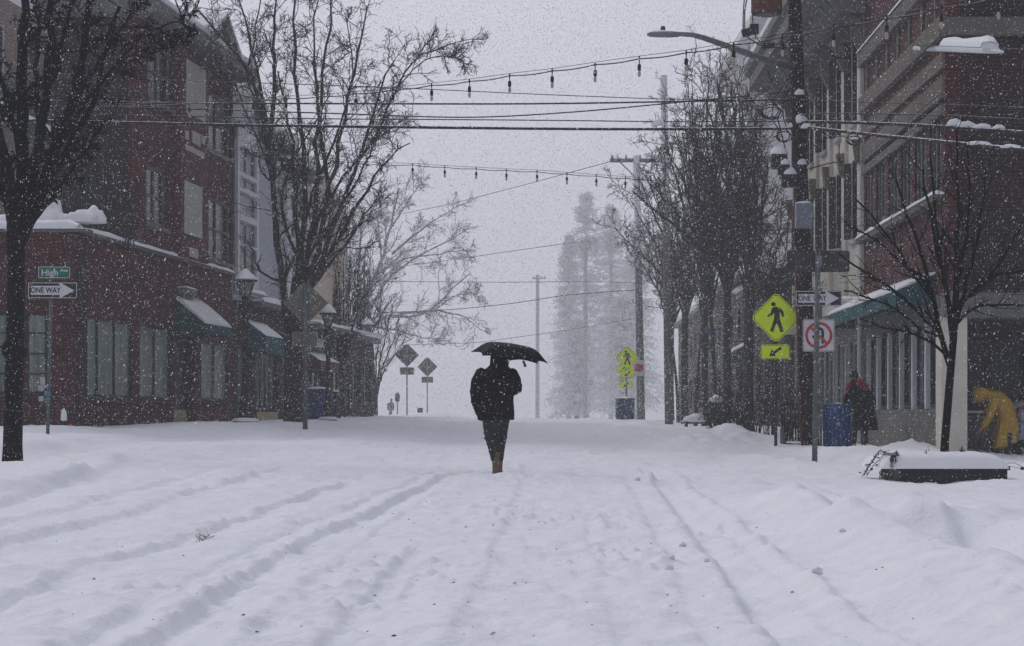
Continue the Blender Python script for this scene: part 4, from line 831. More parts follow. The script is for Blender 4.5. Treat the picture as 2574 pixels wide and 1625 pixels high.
# litter bins and boxes
def slat_bin(px, D, w, h, lab, m='blue', top=True):
    b = base_at(px, D, -.06); T = Thing('litter_bin', lab, 'litter bin', b); n = 20; r = w / 2
    T.part('barrel', G().lathe([(r * .9, 0), (r * .92, h * .7), (r * .97, h * .84)], b, n), M[m])
    g = G()
    for k in range(n):
        a = 2 * math.pi * (k + .5) / n; c = np.array([math.cos(a), math.sin(a), 0]); q = np.array([-c[1], c[0], 0]); rr = r * .92
        F = Fr(b + c * rr, q, c); g.box(-.028, .028, 0, .018, .03, h * .86, F); g.box(-.022, .022, .0, .02, h * .86, h * .97, F)
    T.part('slats', g, M[m])
    T.part('rim', G().lathe([(r * .93, h * .94), (r * 1.0, h * .94), (r * 1.02, h), (r * .9, h * 1.01), (r * .88, h * .95)], b, n), M[m])
    T.part('snow_cap', G().blob(b + [0, 0, h * .93], r * .86, r * .86, .1, 3, .2), M['snowcap'], smooth=True)
    T.part('badge', G().lathe([(.045, -.003), (.045, .003)], (0, 0, 0), 12, F=Fr(b + [-.02, -r * 1.0, h * .62], (1, 0, 0), (0, 0, 1), (0, -1, 0))), M['sticker']); return T
slat_bin(2104, 42, .60, 1.1, 'round blue slatted litter bin beside the person in the long dark coat')
def box_bin(px, D, w, h, yaw, lab, m, side=None):
    b = base_at(px, D, -.05); T = Thing('litter_bin', lab, 'litter bin', b); a = R(yaw); F = Fr(b, (math.cos(a), math.sin(a), 0), (math.sin(a), -math.cos(a), 0))
    T.part('body', G().box(-w / 2, w / 2, -w / 2, w / 2, .06, h * .93, F), M[m], bevel=.02)
    g = G()
    for k in range(9):
        s = -w / 2 + .04 + k * (w - .08) / 8; g.box(s - .018, s + .018, w / 2 + .002, w / 2 + .016, .1, h * .88, F); g.box(-w / 2 - .016, -w / 2 - .002, s - .018, s + .018, .1, h * .88, F); g.box(w / 2 + .002, w / 2 + .016, s - .018, s + .018, .1, h * .88, F)
    T.part('slats', g, M[side or m]); T.part('lid', G().box(-w / 2 - .03, w / 2 + .03, -w / 2 - .03, w / 2 + .03, h * .93, h, F), M[m], bevel=.02)
    T.part('snow_cap', G().blob(F.p(0, 0, h), w * .54, w * .54, .07, 4, .1), M['snowcap'], smooth=True)
    g = G().box(-w * .3, w * .3, w / 2 + .017, w / 2 + .02, h * .5, h * .7, F); T.part('badge', g, M['bluegrey']); return T
box_bin(800, 66, .72, 1.06, -22, 'blue snow topped bin behind the thick sign post on the left pavement', 'blue')
box_bin(836, 66.8, .42, .95, -20, 'narrow dark bin standing against the blue snow topped one', 'framedark')
box_bin(1571, 87, .72, .98, 4, 'far faded blue bin below the yellow crossing signs', 'bluegrey')
b = base_at(1994, 43.2, -.05); T = Thing('bench', 'dark slatted bench end behind the utility pole base', 'bench', b)
F = Fr(b, (1, 0, 0), (0, -1, 0)); g = G()
for k in range(9): g.box(-.27 + k * .06, -.23 + k * .06, -.03, .03, .1, .88, F)
T.part('backrest', g, M['iron']); T.part('seat', G().box(-.27, .27, -.02, .5, .38, .44, F).box(-.28, .28, -.035, .035, .88, .93, F), M['iron'])
for s in (-.25, .25): T.part('leg', G().box(s - .03, s + .03, -.04, .5, -.1, .377, F), M['iron'])
# parking meter, far box
b = base_at(999, 111); T = Thing('parking_meter', 'lone parking meter on the far crest left of the diamond sign backs', 'parking meter', b)
T.part('post', G().tube([b - [0, 0, .2], b + [0, 0, .75]], .035, 8), M['galv'], smooth=True); T.part('meter_head', G().lathe([(.05, .74), (.13, .80), (.15, 1.0), (.14, 1.14), (.07, 1.24), (.01, 1.27)], b, 12, sy=.6), M['trimgrey'], smooth=True)
b = base_at(1056, 112); T = Thing('site_sign', 'small low reddish board on the far crest between the two diamond sign backs', 'sign', b); F = Fr(b, (1, 0, 0), (0, -1, 0))
T.part('board', G().box(-.15, .15, 0, .04, .12, .38, F), M['rust']); T.part('leg', G().box(-.12, -.09, -.03, -.002, -.1, .37, F), M['galv']); T.part('leg', G().box(.09, .12, -.03, -.002, -.1, .37, F), M['galv'])

# utility poles
UD = 42.0
bu = base_at(2037, UD); top = at(1992, -60, UD)
T = Thing('utility_pole', 'dark brown wooden utility pole with transformer, street light arm and coiled cables', 'utility pole', bu)
PT = lambda py: np.array([(np.interp(py, [-60, 170, 600, 1118], [1995, 2003, 2017, 2037]) - CX) * UD / FPX, UD, ZZ(py, UD)])
T.part('pole', G().tube([PT(1150), PT(900), PT(600), PT(300), PT(0), PT(-60)], [.2, .185, .165, .155, .145, .14], 14), M['wood'], smooth=True)
g = G().tube([PT(920) + [-.19, -.08, 0], PT(1110) + [-.2, -.08, 0]], .04, 6).tube([PT(520) + [-.17, -.06, 0], PT(1100) + [-.2, -.1, 0]], .03, 6); T.part('conduit', g, M['rust'], smooth=True)
c = at(1927, 0, 41.6); T.part('transformer', G().lathe([(.30, -.3), (.325, -.27), (.325, .6), (.34, .62), (.34, .68), (.2, .75)], c, 18), M['rust'], smooth=False, label='rusty transformer can')
T.part('transformer_bottom', G().lathe([(.2, -.335), (.23, -.31)], c, 18), M['trimgrey']); T.part('bracket', G().box(c[0] + .3, PT(0)[0], c[1] - .04, c[1] + .04, c[2] + .1, c[2] + .18), M['iron'])
# street light arm
A0 = PT(172) + [-.1, -.1, 0]; AL = [A0, at(1920, 150, 41.2), at(1830, 117, 40.3), at(1770, 96, 39.6), at(1740, 88, 39.3), at(1705, 86, 39.)]
la = T.part('lamp_arm', G().tube(AL, [.085, .075, .062, .055, .05, .045], 10), M['galv'], smooth=True)
h0 = at(1660, 87, 38.7); g = G().loft([(h0[0], h0[1], h0[2], .01, .01)], 4) if False else G()
hs_ = [(-.26, .03, .02), (-.2, .11, .045), (0, .14, .055), (.2, .12, .06), (.36, .06, .05)]; n = 12; vs = []
for x, ry, rz in hs_:
    for k in range(n): a = 2 * math.pi * k / n; vs.append((h0[0] + x, h0[1] + ry * math.cos(a), h0[2] + rz * math.sin(a)))
g.add(vs, [(i * n + k, i * n + (k + 1) % n, (i + 1) * n + (k + 1) % n, (i + 1) * n + k) for i in range(4) for k in range(n)] + [tuple(range(n)), tuple(range(48, 60))])
T.part('lamp_head', g, M['galv'], smooth=True, par=la); T.part('photocell', G().lathe([(.045, 0), (.045, .09), (.03, .11)], h0 + [.05, 0, .05], 10), M['iron'], par=la)
T.part('snow_cap', G().blob(h0 + [.0, 0, .03], .22, .1, .05, 2), M['snowcap'], smooth=True, par=la)
mb = T.part('meter_box', G().box(PT(545)[0] - .175, PT(545)[0] + .175, UD - .42, UD - .17, ZZ(577, UD), ZZ(516, UD)), M['greybox'], bevel=.01)
T.part('snow_cap', G().blob((PT(545)[0], UD - .3, ZZ(516, UD)), .18, .13, .05, 2), M['snowcap'], smooth=True, par=mb)
for px, py, s in ((1958, 403, .17), (1982, 452, .15), (1970, 425, .12)):
    c = at(px, py, 41.6); cb = T.part('splice_box', G().box(c[0] - s, c[0] + s, c[1] - .12, c[1] + .12, c[2] - s * 1.1, c[2] + s * .8), M['iron'], bevel=.05)
    T.part('snow_cap', G().blob(c + [0, 0, s * .75], s * 1.1, .16, .16, int(px)), M['snowcap'], smooth=True, par=cb)
for py in (240, 302, 415): T.part('snow_cap', G().blob(PT(py) + [.02, -.1, .0], .11, .1, .13, py), M['snowcap'], smooth=True)
def coil(px, py, r, D=41.7, k=3, tilt=.2):
    g = G(); c = at(px, py, D)
    for j in range(k):
        P = [c + np.array([(r + .03 * j) * math.cos(a) + .02 * j, .03 * j + tilt * r * math.sin(a), (r - .02 * j) * 1.02 * math.sin(a) - .03 * j]) for a in np.linspace(0, 2 * math.pi, 28)]
        g.tube(P, .014, 5, cap=False)
    return T.part('cable_coil', g, M['cable'], smooth=True)
coil(1936, 277, .17); coil(2110, 126, .17, 41.0, 2); coil(1969, 340, .13, 41.6, 2); coil(2145, 350, .12, 41, 2, .5)
g = G()
def droop(pts, D=41.6, r=.014): g.tube([at(a, b_, D) for a, b_ in pts], r, 5)
for P in ([(1872, -20), (1868, 40), (1868, 75), (1880, 95), (1905, 112), (1925, 118)], [(1880, -20), (1872, 30), (1872, 80)], [(1892, 20), (1892, 60), (1900, 95), (1915, 110)], [(1935, 116), (1950, 112), (1965, 105), (1990, 100)], [(1940, 120), (1985, 120)],
          [(1990, 180), (1970, 215), (1945, 250), (1940, 300), (1960, 330)], [(2000, 200), (1975, 240), (1955, 300), (1975, 380), (1985, 440)], [(1930, 178), (1936, 195), (1943, 206)], [(1985, 190), (1966, 250), (1970, 300), (1976, 318)], [(2020, 310), (2060, 330), (2090, 345), (2060, 300)], [(2110, 355), (2108, 400), (2120, 420)], [(2040, 370), (2085, 345), (2120, 342), (2150, 360)], [(2035, 425), (2080, 412), (2120, 405)], [(1955, 470), (1948, 500), (1940, 512)]): droop(P)
T.part('loose_cables', g, M['cable'], smooth=True)
for bx_, fr_ in (((-.11, .11, -.05, .05, -.08, .08), Fr(at(1878, 82, 41.6), (1, 0, .25), (0, -1, 0), (-.25, 0, 1))), ((-.09, .09, -.05, .05, -.1, .12), Fr(at(1896, 75, 41.5), (1, 0, 0), (0, -1, 0))), ((-.13, .13, -.05, .05, -.06, .06), Fr(at(1931, 115, 41.5), (1, 0, .06), (0, -1, 0)))):
    T.part('fuse_box', G().box(*bx_, fr_), M['iron'], bevel=.02)

def far_pole(px, D, ytop, r, lab, m='woodgrey', arm=None, lean=0):
    b = base_at(px, D); zt = ZZ(ytop, D); T = Thing('utility_pole', lab, 'utility pole', b)
    T.part('pole', G().tube([b - [0, 0, .4], (b[0] + lean, D, zt)], [r * 1.25, r], 10), M[m], smooth=True)
    if arm:
        x0, x1, py = arm; z = ZZ(py, D); X0, X1b = (x0 - CX) * D / FPX, (x1 - CX) * D / FPX
        T.part('crossarm', G().box(X0, X1b, D - .08, D + .08, z - .09, z + .09), M[m])
        g = G(); n = 4
        for k in range(n): x = X0 + .12 + (X1b - X0 - .24) * k / (n - 1); g.lathe([(.05, 0), (.08, .06), (.04, .1), (.05, .18)], (x, D, z + .09), 8)
        T.part('insulator', g, M['galv']); T.part('brace', G().tube([(X0 + .5, D - .1, z - .1), (b[0] + lean, D - .1, z - .9)], .03, 5).tube([(X1b - .5, D - .1, z - .1), (b[0] + lean, D - .1, z - .9)], .03, 5), M['galv'])
    return T
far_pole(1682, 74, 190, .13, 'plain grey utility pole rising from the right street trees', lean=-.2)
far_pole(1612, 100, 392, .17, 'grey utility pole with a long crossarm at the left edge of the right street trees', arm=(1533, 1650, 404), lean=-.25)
far_pole(1471, 165, 600, .17, 'hazy utility pole with crossarm in front of the distant evergreens', arm=(1440, 1500, 612), m='hazed_wood')
far_pole(1351, 225, 692, .2, 'faintest utility pole standing alone above the umbrella', arm=(1338, 1372, 700), m='hazed_wood')

# overhead wires
def wire(lab, pts, r, D=(42, 42), m='cable', lumps=(), name='overhead_wire', n=40, sag=.0):
    P = np.array(pts, float); tt = np.linspace(0, 1, n); xs = np.interp(tt, (P[:, 0] - P[0, 0]) / (P[-1, 0] - P[0, 0]), P[:, 0])
    # smooth the guide
    ys = np.interp(xs, P[:, 0], P[:, 1]); 
    for _ in range(3): ys[1:-1] = (ys[:-2] + ys[1:-1] * 2 + ys[2:]) / 4
    Dd = D[0] + (D[1] - D[0]) * tt; g = G().tube([at(a, b_, d) for a, b_, d in zip(xs, ys, Dd)], r, 6)
    base = at(xs[n // 2], ys[n // 2], Dd[n // 2])
    if not lumps: return single(name, lab, 'wire', g, M[m], smooth=True, group='wires over the street')
    T = Thing(name, lab, 'wire', base, 'wires over the street'); T.part('cable', g, M[m], smooth=True)
    for a, b_, wpx, hpx in lumps:
        d = np.interp(a, xs, Dd); c = at(a, b_, d); k = d / FPX; T.part('snow_cap', G().blob(c - [0, 0, hpx * k * .2], wpx * k, .07, hpx * k * 1.2, int(a), .25), M['snowcap'], smooth=True)
    return T
wire('thin wire, topmost of the bundle between the brick gable and the utility pole', [(-200, 190), (200, 196), (460, 203), (748, 212), (1016, 222), (1336, 237), (1668, 250), (2000, 254)], .009)
wire('thick cable just below the topmost thin wire, crossing to the utility pole', [(-200, 249), (0, 252), (450, 260), (1250, 262), (1480, 260), (1733, 255), (2000, 251)], .018)
wire('cable dipping to the middle of the street then rising into the pole', [(-200, 262), (0, 266), (450, 273), (587, 278), (882, 287), (1140, 297), (1250, 295), (1480, 280), (1661, 262), (1860, 243), (2000, 229)], .014)
wire('slim wire just under the dipping cable', [(-200, 285), (450, 291), (587, 296), (882, 300), (1140, 301), (1480, 304), (1683, 307), (2000, 305)], .012)
wire('thick snowy cable, lowest of the bundle, with a snow capped junction', [(-200, 296), (147, 305), (450, 311), (587, 315), (1250, 323), (1480, 325), (1850, 325), (2000, 323)], .030, m='cablesnow', lumps=[(1655, 312, 16, 12), (1963, 320, 26, 9), (1998, 318, 20, 10)])
wire('upper of two heavy snow ridged cables running from the pole past the brick building', [(2000, 309), (2030, 306), (2155, 309), (2290, 314), (2384, 320), (2574, 333), (2700, 343)], .032, (42, 33), 'cablesnow', lumps=[(2015, 305, 14, 14), (2400, 312, 20, 13), (2430, 316, 24, 11), (2470, 320, 22, 9), (2510, 322, 16, 8)])
wire('lower of two heavy snow ridged cables running from the pole past the brick building', [(2000, 322), (2040, 321), (2093, 328), (2200, 340), (2342, 354), (2574, 377), (2700, 390)], .034, (42, 31), 'cablesnow', lumps=[(2460, 362, 30, 7), (2540, 370, 26, 7), (2030, 320, 18, 10)])
wire('thin wire right of the pole, highest one across the brick building', [(2000, 251), (2031, 253), (2200, 258), (2376, 263), (2700, 275)], .009, (42, 33))
wire('thin sagging wire right of the pole with light snow, below the highest one', [(2000, 290), (2040, 287), (2100, 285), (2238, 287), (2400, 291), (2521, 298), (2700, 305)], .012, (42, 33))
wire('thin wire from the cable coil toward the wall mounted street light', [(2125, 104), (2160, 109), (2300, 113), (2574, 125), (2700, 131)], .008, (41, 33))
for lab, pts, D, r in [
    ('faint far wire rising to the crossarm pole, highest of the far ones', [(900, 560), (1135, 513), (1330, 462), (1536, 406)], (150, 100), .02),
    ('faint far wire rising to the hazy pole in front of the evergreens', [(850, 690), (1150, 652), (1310, 628), (1471, 606)], (200, 165), .03),
    ('faint level far wire at the height of the faintest pole top', [(800, 706), (1100, 709), (1290, 710), (1471, 708), (1620, 712)], (150, 150), .025),
    ('far wire dropping from the right trees toward the spreading hazy tree, lowest clear one', [(860, 792), (930, 788), (1150, 778), (1300, 762), (1420, 742), (1600, 729)], (110, 100), .02),
    ('faintest far wire low above the umbrella', [(1000, 868), (1200, 862), (1430, 830), (1600, 800)], (190, 150), .025)]:
    wire(lab, pts, r, D)
# string lights
def string(lab, bulbs, D0, D1, drop, k, ext, lab2):
    B_ = np.array(bulbs, float); xs = B_[:, 0]; t_ = (xs - xs[0]) / (xs[-1] - xs[0])
    Df = lambda x: 1 / (1 / D0 + (1 / D1 - 1 / D0) * (x - xs[0]) / (xs[-1] - xs[0]))
    P = [ext[0]] + bulbs + [ext[1]]; Pn = np.array(P, float)
    c = at(xs[len(xs) // 2], B_[len(xs) // 2, 1], Df(xs[len(xs) // 2])); T = Thing('string_lights', lab, 'string lights', c)
    X = np.linspace(Pn[0, 0], Pn[-1, 0], 90); Y = np.interp(X, Pn[:, 0], Pn[:, 1])
    g = G().tube([at(a, b_, Df(a)) + [0, 0, .035] for a, b_ in zip(X, Y)], .0045, 5)
    T.part('support_wire', g, M['cable'], smooth=True)
    g = G(); pts = []
    for i in range(len(P) - 1):
        for u in np.linspace(0, 1, 8)[:-1]:
            a = Pn[i] + (Pn[i + 1] - Pn[i]) * u; q = at(a[0], a[1], Df(a[0])); q[2] -= .018 * math.sin(math.pi * u) * k; pts.append(q)
    g.tube(pts, .009 * k, 5); T.part('cord', g, M['cable'], smooth=True)
    for i, (a, b_) in enumerate(bulbs):
        q = at(a, b_, Df(a)); s = Thing.part(T, 'socket', G().lathe([(.010, .035), (.012, -.02), (.007, -.03), (.007, -.07 * k), (.02, -.075 * k), (.026, -.10 * k), (.024, -.15 * k), (.018, -.155 * k)], q, 8), M['black'])
        T.part('bulb', G().lathe([(.013, -.152 * k), (.021, -.18 * k), (.023, -.205 * k), (.015, -.232 * k), (.003, -.24 * k)], q, 10), M['bulb'], smooth=True, par=s)
    return T
s1b = [(476, 261), (636, 252), (719, 248), (807, 243), (895, 236), (988, 226), (1085, 215), (1180, 205), (1281, 191), (1388, 179), (1496, 163), (1607, 148), (1725, 133), (1844, 113), (1967, 93), (2095, 68), (2229, 47), (2366, 20), (2510, -6)]
string('nearer string of bare bulbs sweeping from the brick gable up past the utility pole', s1b, 37, 22.5, .03, 1.05, ((250, 268), (2680, -36)), '')
s2b = [(617, 378), (701, 389), (790, 398), (876, 408), (957, 414), (1037, 415), (1118, 421), (1197, 425), (1273, 429), (1350, 432), (1425, 438), (1499, 443), (1572, 449)]
string('lower farther string of small bulbs reaching into the right street trees', s2b, 42, 41, .02, .9, ((520, 366), (1640, 452)), '')
# wall mounted street light on the brick building
c0 = at(2300, 122, 40.4); c1 = at(2440, 124, 36.5); c2 = at(2492, 127, 35)
T = Thing('street_light', 'long flat street light with a thick snow cap beside the stone banded brick building', 'street light', (8.3, 40.4, c0[2]))
T.part('arm', G().tube([(8.35, 40.4, c0[2] + .02), c0], .05, 8).tube([c0, at(2380, 122, 38)], [.05, .07], 8), M['bluewhite'], smooth=True)
u = (c2 - at(2370, 122, 38)); u2 = u / np.linalg.norm(u); L_ = np.linalg.norm(u); F = Fr(at(2370, 122, 38), u2, (-u2[1], u2[0], 0)); T.part('lamp_head', G().box(0, L_, -.16, .16, -.06, .05, F), M['bluewhite'], bevel=.03)
g = G().blob(F.p(L_ * .55, 0, .04), .1, .1, .02, 1); snowstrip(g, F, .35, L_ - .1, -.16, .16, .05, .17, 6, .12); T.part('snow_cap', g, M['snowcap'], smooth=True)
T.part('tip_lamp', G().tube([c2, at(2520, 131, 34.4)], .03, 6), M['bluewhite']); T.part('arm_stay', G().tube([(8.35, 40.2, c0[2] + .9), tuple(c0 + [0, -.6, .05])], .012, 5), M['iron'])

# planter, trailing plant
D = 27.0; b = base_at(2370, D, .0); PX0, PX1 = (2206 - CX) * 26.6 / FPX, (2533 - CX) * 26.6 / FPX
T = Thing('planter', 'long low black planter box filled with a thick pillow of snow, round the thin tree', 'planter', (b[0], D, b[2])); zb = ZZ(1206, 26.6); zt = ZZ(1173, 26.6)
T.part('box', G().box(PX0 + .30, PX1, 26.6, 28.0, zb - .1, zt), M['framedark'], bevel=.015)
T.part('rim', G().box(PX0 + .28, PX1 + .03, 26.57, 28.03, zt - .05, zt + .003), M['framedark'], bevel=.01)
n1, n2 = 60, 24; vs = []
for i in range(n1 + 1):
    for j in range(n2 + 1):
        u, v = i / n1 * 2 - 1, j / n2 * 2 - 1; e = (1 - abs(u) ** 7) ** .5 * (1 - abs(v) ** 5) ** .45
        x = (PX0 + PX1) / 2 + .03 + u * (PX1 - PX0) / 2 * 1.0; y = 27.3 + v * .76
        z = zt - .03 + .215 * e * (1 + .22 * mnoise.noise(Vector((x * 1.4, y * 1.6, 3))) + .05 * mnoise.noise(Vector((x * 5, y * 5, 3)))); vs.append((x, y, z))
fs = [(i * (n2 + 1) + j, (i + 1) * (n2 + 1) + j, (i + 1) * (n2 + 1) + j + 1, i * (n2 + 1) + j + 1) for i in range(n1) for j in range(n2)]
T.part('snow_cap', G().add(vs, fs), M['snowcap'], smooth=True)
def leafy(T, name, pts, nl, size, seed, m='leaf'):
    rng = random.Random(seed); g = G()
    for P in pts: g.tube(P, min(.006, size * .28), 4)
    T.part('stem', g, M['twig'], smooth=True); g = G()
    for P in pts:
        P = np.array(P)
        for _ in range(nl):
            t_ = rng.random() * (len(P) - 1); i = min(int(t_), len(P) - 2); c = P[i] + (P[i + 1] - P[i]) * (t_ - i) + np.array([rng.gauss(0, .02) for _ in range(3)])
            a = Vector([rng.gauss(0, 1) for _ in range(3)]).normalized(); b2 = a.orthogonal().normalized(); s = size * rng.uniform(.6, 1.3); c = Vector(c)
            g.add([c - a * s, c + b2 * s * .5, c + a * s, c - b2 * s * .5], [(0, 1, 2, 3)])
    T.part(name, g, M[m])
pb = np.array([PX0 + .12, 26.75, ZZ(1190, 26.7)]); T = Thing('trailing_plant', 'dark leafy vine with snow spilling over the left end of the black planter', 'plant', (pb[0], pb[1], gz(pb[0], pb[1])))
rng = random.Random(4); pts = []
for k in range(9):
    a0 = np.array([PX0 + .2 + rng.random() * .15, 26.6 + rng.random() * .3, zt + .1 + rng.random() * .08]); dx = -rng.random() * .38 - .02
    pts.append([a0, a0 + [dx * .5, -.05, rng.uniform(-.02, .06)], a0 + [dx * .9, -.08, -.12 - rng.random() * .05], a0 + [dx * 1.1 - .03, -.1, -.26 - rng.random() * .06]])
leafy(T, 'leaves', pts, 16, .028, 3)
for lab, px, py, D_ in (('dark dry leaf sprig poking out of the planter snow by the thin trunk', 2417, 1138, 27.2), ('small dark sprig poking from the planter snow near its middle', 2327, 1148, 26.8)):
    c = at(px, py, D_) - [0, 0, .03]; T = Thing('leaf_sprig', lab, 'leaf sprig', c); leafy(T, 'leaves', [[c, c + [.0, 0, .05], c + [-.04, 0, .07]], [c, c + [.04, 0, .05], c + [.07, 0, .045]], [c, c + [.01, 0, .12]]], 5, .025, int(px))
c = at(2540, 1166, 27.5); T = Thing('bent_twig', 'thin bare twig arching out of the snow right of the black planter', 'twig', c)
T.part('stem', G().tube([at(2530, 1165, 27.3), at(2550, 1164, 27), at(2566, 1172, 26.8), at(2580, 1180, 26.7)], .004, 5).tube([at(2534, 1172, 27.3), at(2555, 1176, 27), at(2566, 1178, 26.9)], .003, 5), M['twig']); T.part('leaves', G().blob(at(2570, 1178, 26.8), .03, .03, .02, 2, .5, 8, 6, False), M['leaf'])
# twig debris in the road
x = (520 - CX) * 13.1 / FPX; c = np.array([x, 13.1, gz(x, 13.1)]); T = Thing('fallen_twigs', 'small clump of leafy twigs lying in the snowy road between the left ruts', 'twigs', c); pts = []
rng = random.Random(9)
for k in range(16): a = rng.uniform(-.075, .075); pts.append([c + [a * .7, 0, -.01], c + [a * .7 + rng.uniform(-.02, .02), 0, .01], c + [a + rng.uniform(-.035, .035), .01, .012 + rng.random() * .022]])
leafy(T, 'leaves', pts, 3, .006, 8, 'twig')
# snow clods rolled in the wheel tracks
for k, (px, py, r) in enumerate([(1716, 1374, .020), (1683, 1433, .022), (1777, 1412, .015), (1690, 1404, .014), (2054, 1442, .024), (1603, 1208, .03), (2117, 1338, .018)]):
    D_ = 9.; 
    for _ in range(30):
        x = (px - CX) * D_ / FPX; D_ = D_ * .6 + .4 * min(40, (ZC - gz(x, D_)) * FPX / max(8, (py - HY)))
    o = single('snow_clod', 'small snow clod lying on the right half of the snowy road', 'snow clod', G().blob((x, D_, gz(x, D_) + r * .5), r * 1.15, r, r * .9, k, .5, 14, 10, False), M['snowcap'], smooth=True, group='snow clods on the road')
# ------------------------------------------------------------------ trees
def tubes(P, Rr, m):      # P [N, n, 3], Rr [N, n] -> verts, quads
    N, n, _ = P.shape; T = np.gradient(P, axis=1); T /= np.linalg.norm(T, axis=2, keepdims=True) + 1e-9
    ref = np.tile(np.array([.35, .86, .21]), (N, n, 1)); u = np.cross(T, ref); u /= np.linalg.norm(u, axis=2, keepdims=True) + 1e-9; v = np.cross(T, u)
    a = np.arange(m) * 2 * np.pi / m
    V = P[:, :, None] + Rr[:, :, None, None] * (np.cos(a)[None, None, :, None] * u[:, :, None] + np.sin(a)[None, None, :, None] * v[:, :, None])
    idx = np.arange(N * n * m).reshape(N, n, m); i2 = np.roll(idx, -1, axis=2)
    Q = np.stack([idx[:, :-1], i2[:, :-1], i2[:, 1:], idx[:, 1:]], -1).reshape(-1, 4); return V.reshape(-1, 3), Q
def resample(P, n):
    P = np.array(P, float); d = np.r_[0, np.cumsum(np.linalg.norm(np.diff(P, axis=0), axis=1))]; t_ = np.linspace(0, d[-1], n)
    Qp = np.stack([np.interp(t_, d, P[:, k]) for k in range(3)], 1)
    for _ in range(max(1, n // 6)): Qp[1:-1] = (Qp[:-2] + 2 * Qp[1:-1] + Qp[2:]) / 4
    return Qp
def grow(rng, P, Rr, k, L, ang, up, n=5, tmin=.25, tmax=1., wob=.25, rr=.6, rmin=.003, dec=.5, lj=.35):
    N, m, _ = P.shape; k_ = k; i = np.repeat(np.arange(N), k_); K = len(i); t_ = tmin + (tmax - tmin) * rng.rand(K); f = t_ * (m - 1); j = np.minimum(f.astype(int), m - 2); w_ = (f - j)[:, None]
    s = P[i, j] * (1 - w_) + P[i, j + 1] * w_; T = P[i, j + 1] - P[i, j]; T /= np.linalg.norm(T, axis=1, keepdims=True) + 1e-9
    r0 = (Rr[i, j] * (1 - w_[:, 0]) + Rr[i, j + 1] * w_[:, 0]) * rr
    q = rng.randn(K, 3); q -= (q * T).sum(1, keepdims=True) * T; q /= np.linalg.norm(q, axis=1, keepdims=True) + 1e-9
    a = np.radians(ang[0] + (ang[1] - ang[0]) * rng.rand(K))[:, None]; d = np.cos(a) * T + np.sin(a) * q; d[:, 2] += up; d /= np.linalg.norm(d, axis=1, keepdims=True)
    pl = np.linalg.norm(np.diff(P, axis=1), axis=2).sum(1); pf = (pl / np.percentile(pl, 80)).clip(.3, 1.15) ** .8; ln = L * pf[i] * (1 - dec * t_) * (1 + lj * rng.randn(K)).clip(.4, 1.8); st = (ln / (n - 1))[:, None]
    out = [s]; 
    for _ in range(n - 1):
        d = d + wob * rng.randn(K, 3); d[:, 2] += up * .35; d /= np.linalg.norm(d, axis=1, keepdims=True); out.append(out[-1] + d * st)
    Pn = np.stack(out, 1); Rn = np.maximum(rmin, r0[:, None] * np.linspace(1, .35, n)[None]); return Pn, Rn
def tree(lab, base, limbs, levels, seed, bark='bark', group=None, tr=(.2, .1), trunk=None, tp=.22):
    rng = np.random.RandomState(seed); T = Thing('bare_tree', lab, 'tree', base, group); b = np.array(base)
    TP = resample(trunk, 12)[None]; TP[0, 0, 2] -= .3; TR = np.interp(np.linspace(0, 1, 12), [0, .05, 1], [tr[0] * 1.25, tr[0], tr[1]])[None]
    LP = np.stack([resample(l, 14) for l, r in limbs]); LR = np.stack([np.linspace(r, max(.012, r * tp), 14) for l, r in limbs])
    LP[:, 2:] += .02 * rng.randn(*LP[:, 2:].shape) * np.linalg.norm(LP[:, -1] - LP[:, 0], axis=1)[:, None, None] * .25
    V1, Q1 = tubes(TP, TR, 10); V2, Q2 = tubes(LP, LR, 7)
    o = np_mesh('trunk', np.r_[V1, V2] - b, np.r_[Q1, Q2 + len(V1)], M[bark]); o.parent = T.e
    P, Rr = LP, LR; Vs, Qs, off_ = [], [], 0
    for lv in levels:
        sides = lv.pop('m', 3); src = lv.pop('src', None)
        P, Rr = grow(rng, P, Rr, **lv); V_, Q_ = tubes(P, Rr, sides); Vs.append(V_); Qs.append(Q_ + off_); off_ += len(V_)
    o = np_mesh('crown', np.concatenate(Vs) - b, np.concatenate(Qs), M[bark]); o.parent = T.e; return T
def limbs_px(px0, D, L, dy=2.5, seed=0):
    rng = random.Random(seed); out = []
    for pts, r in L:
        y = rng.uniform(-dy, dy); n = len(pts); out.append(([at(a, c, D + y * (i / (n - 1)) ** 1.2) for i, (a, c) in enumerate(pts)], r))
    return out
def fan(px, py0, D, n, spread, ytop, r, seed, curve=.5, jit=40, x_off=0):
    # a vase of upright limbs from a low fork
    rng = random.Random(seed); out = []
    for i in range(n):
        u = (i / (n - 1)) * 2 - 1 if n > 1 else 0; u += rng.uniform(-.12, .12); xe = px + x_off + u * spread; ye = ytop + abs(u) ** 1.6 * (py0 - ytop) * .42 + rng.uniform(-jit, jit) * .6
        xm = px + x_off * .4 + u * spread * curve; ym = py0 + (ye - py0) * .5; out.append(([(px + u * 4, py0 + rng.uniform(0, 50)), (px + u * spread * .22, py0 + (ye - py0) * .2), (xm, ym), (xe, ye)], r * rng.uniform(.7, 1.15)))
    return out
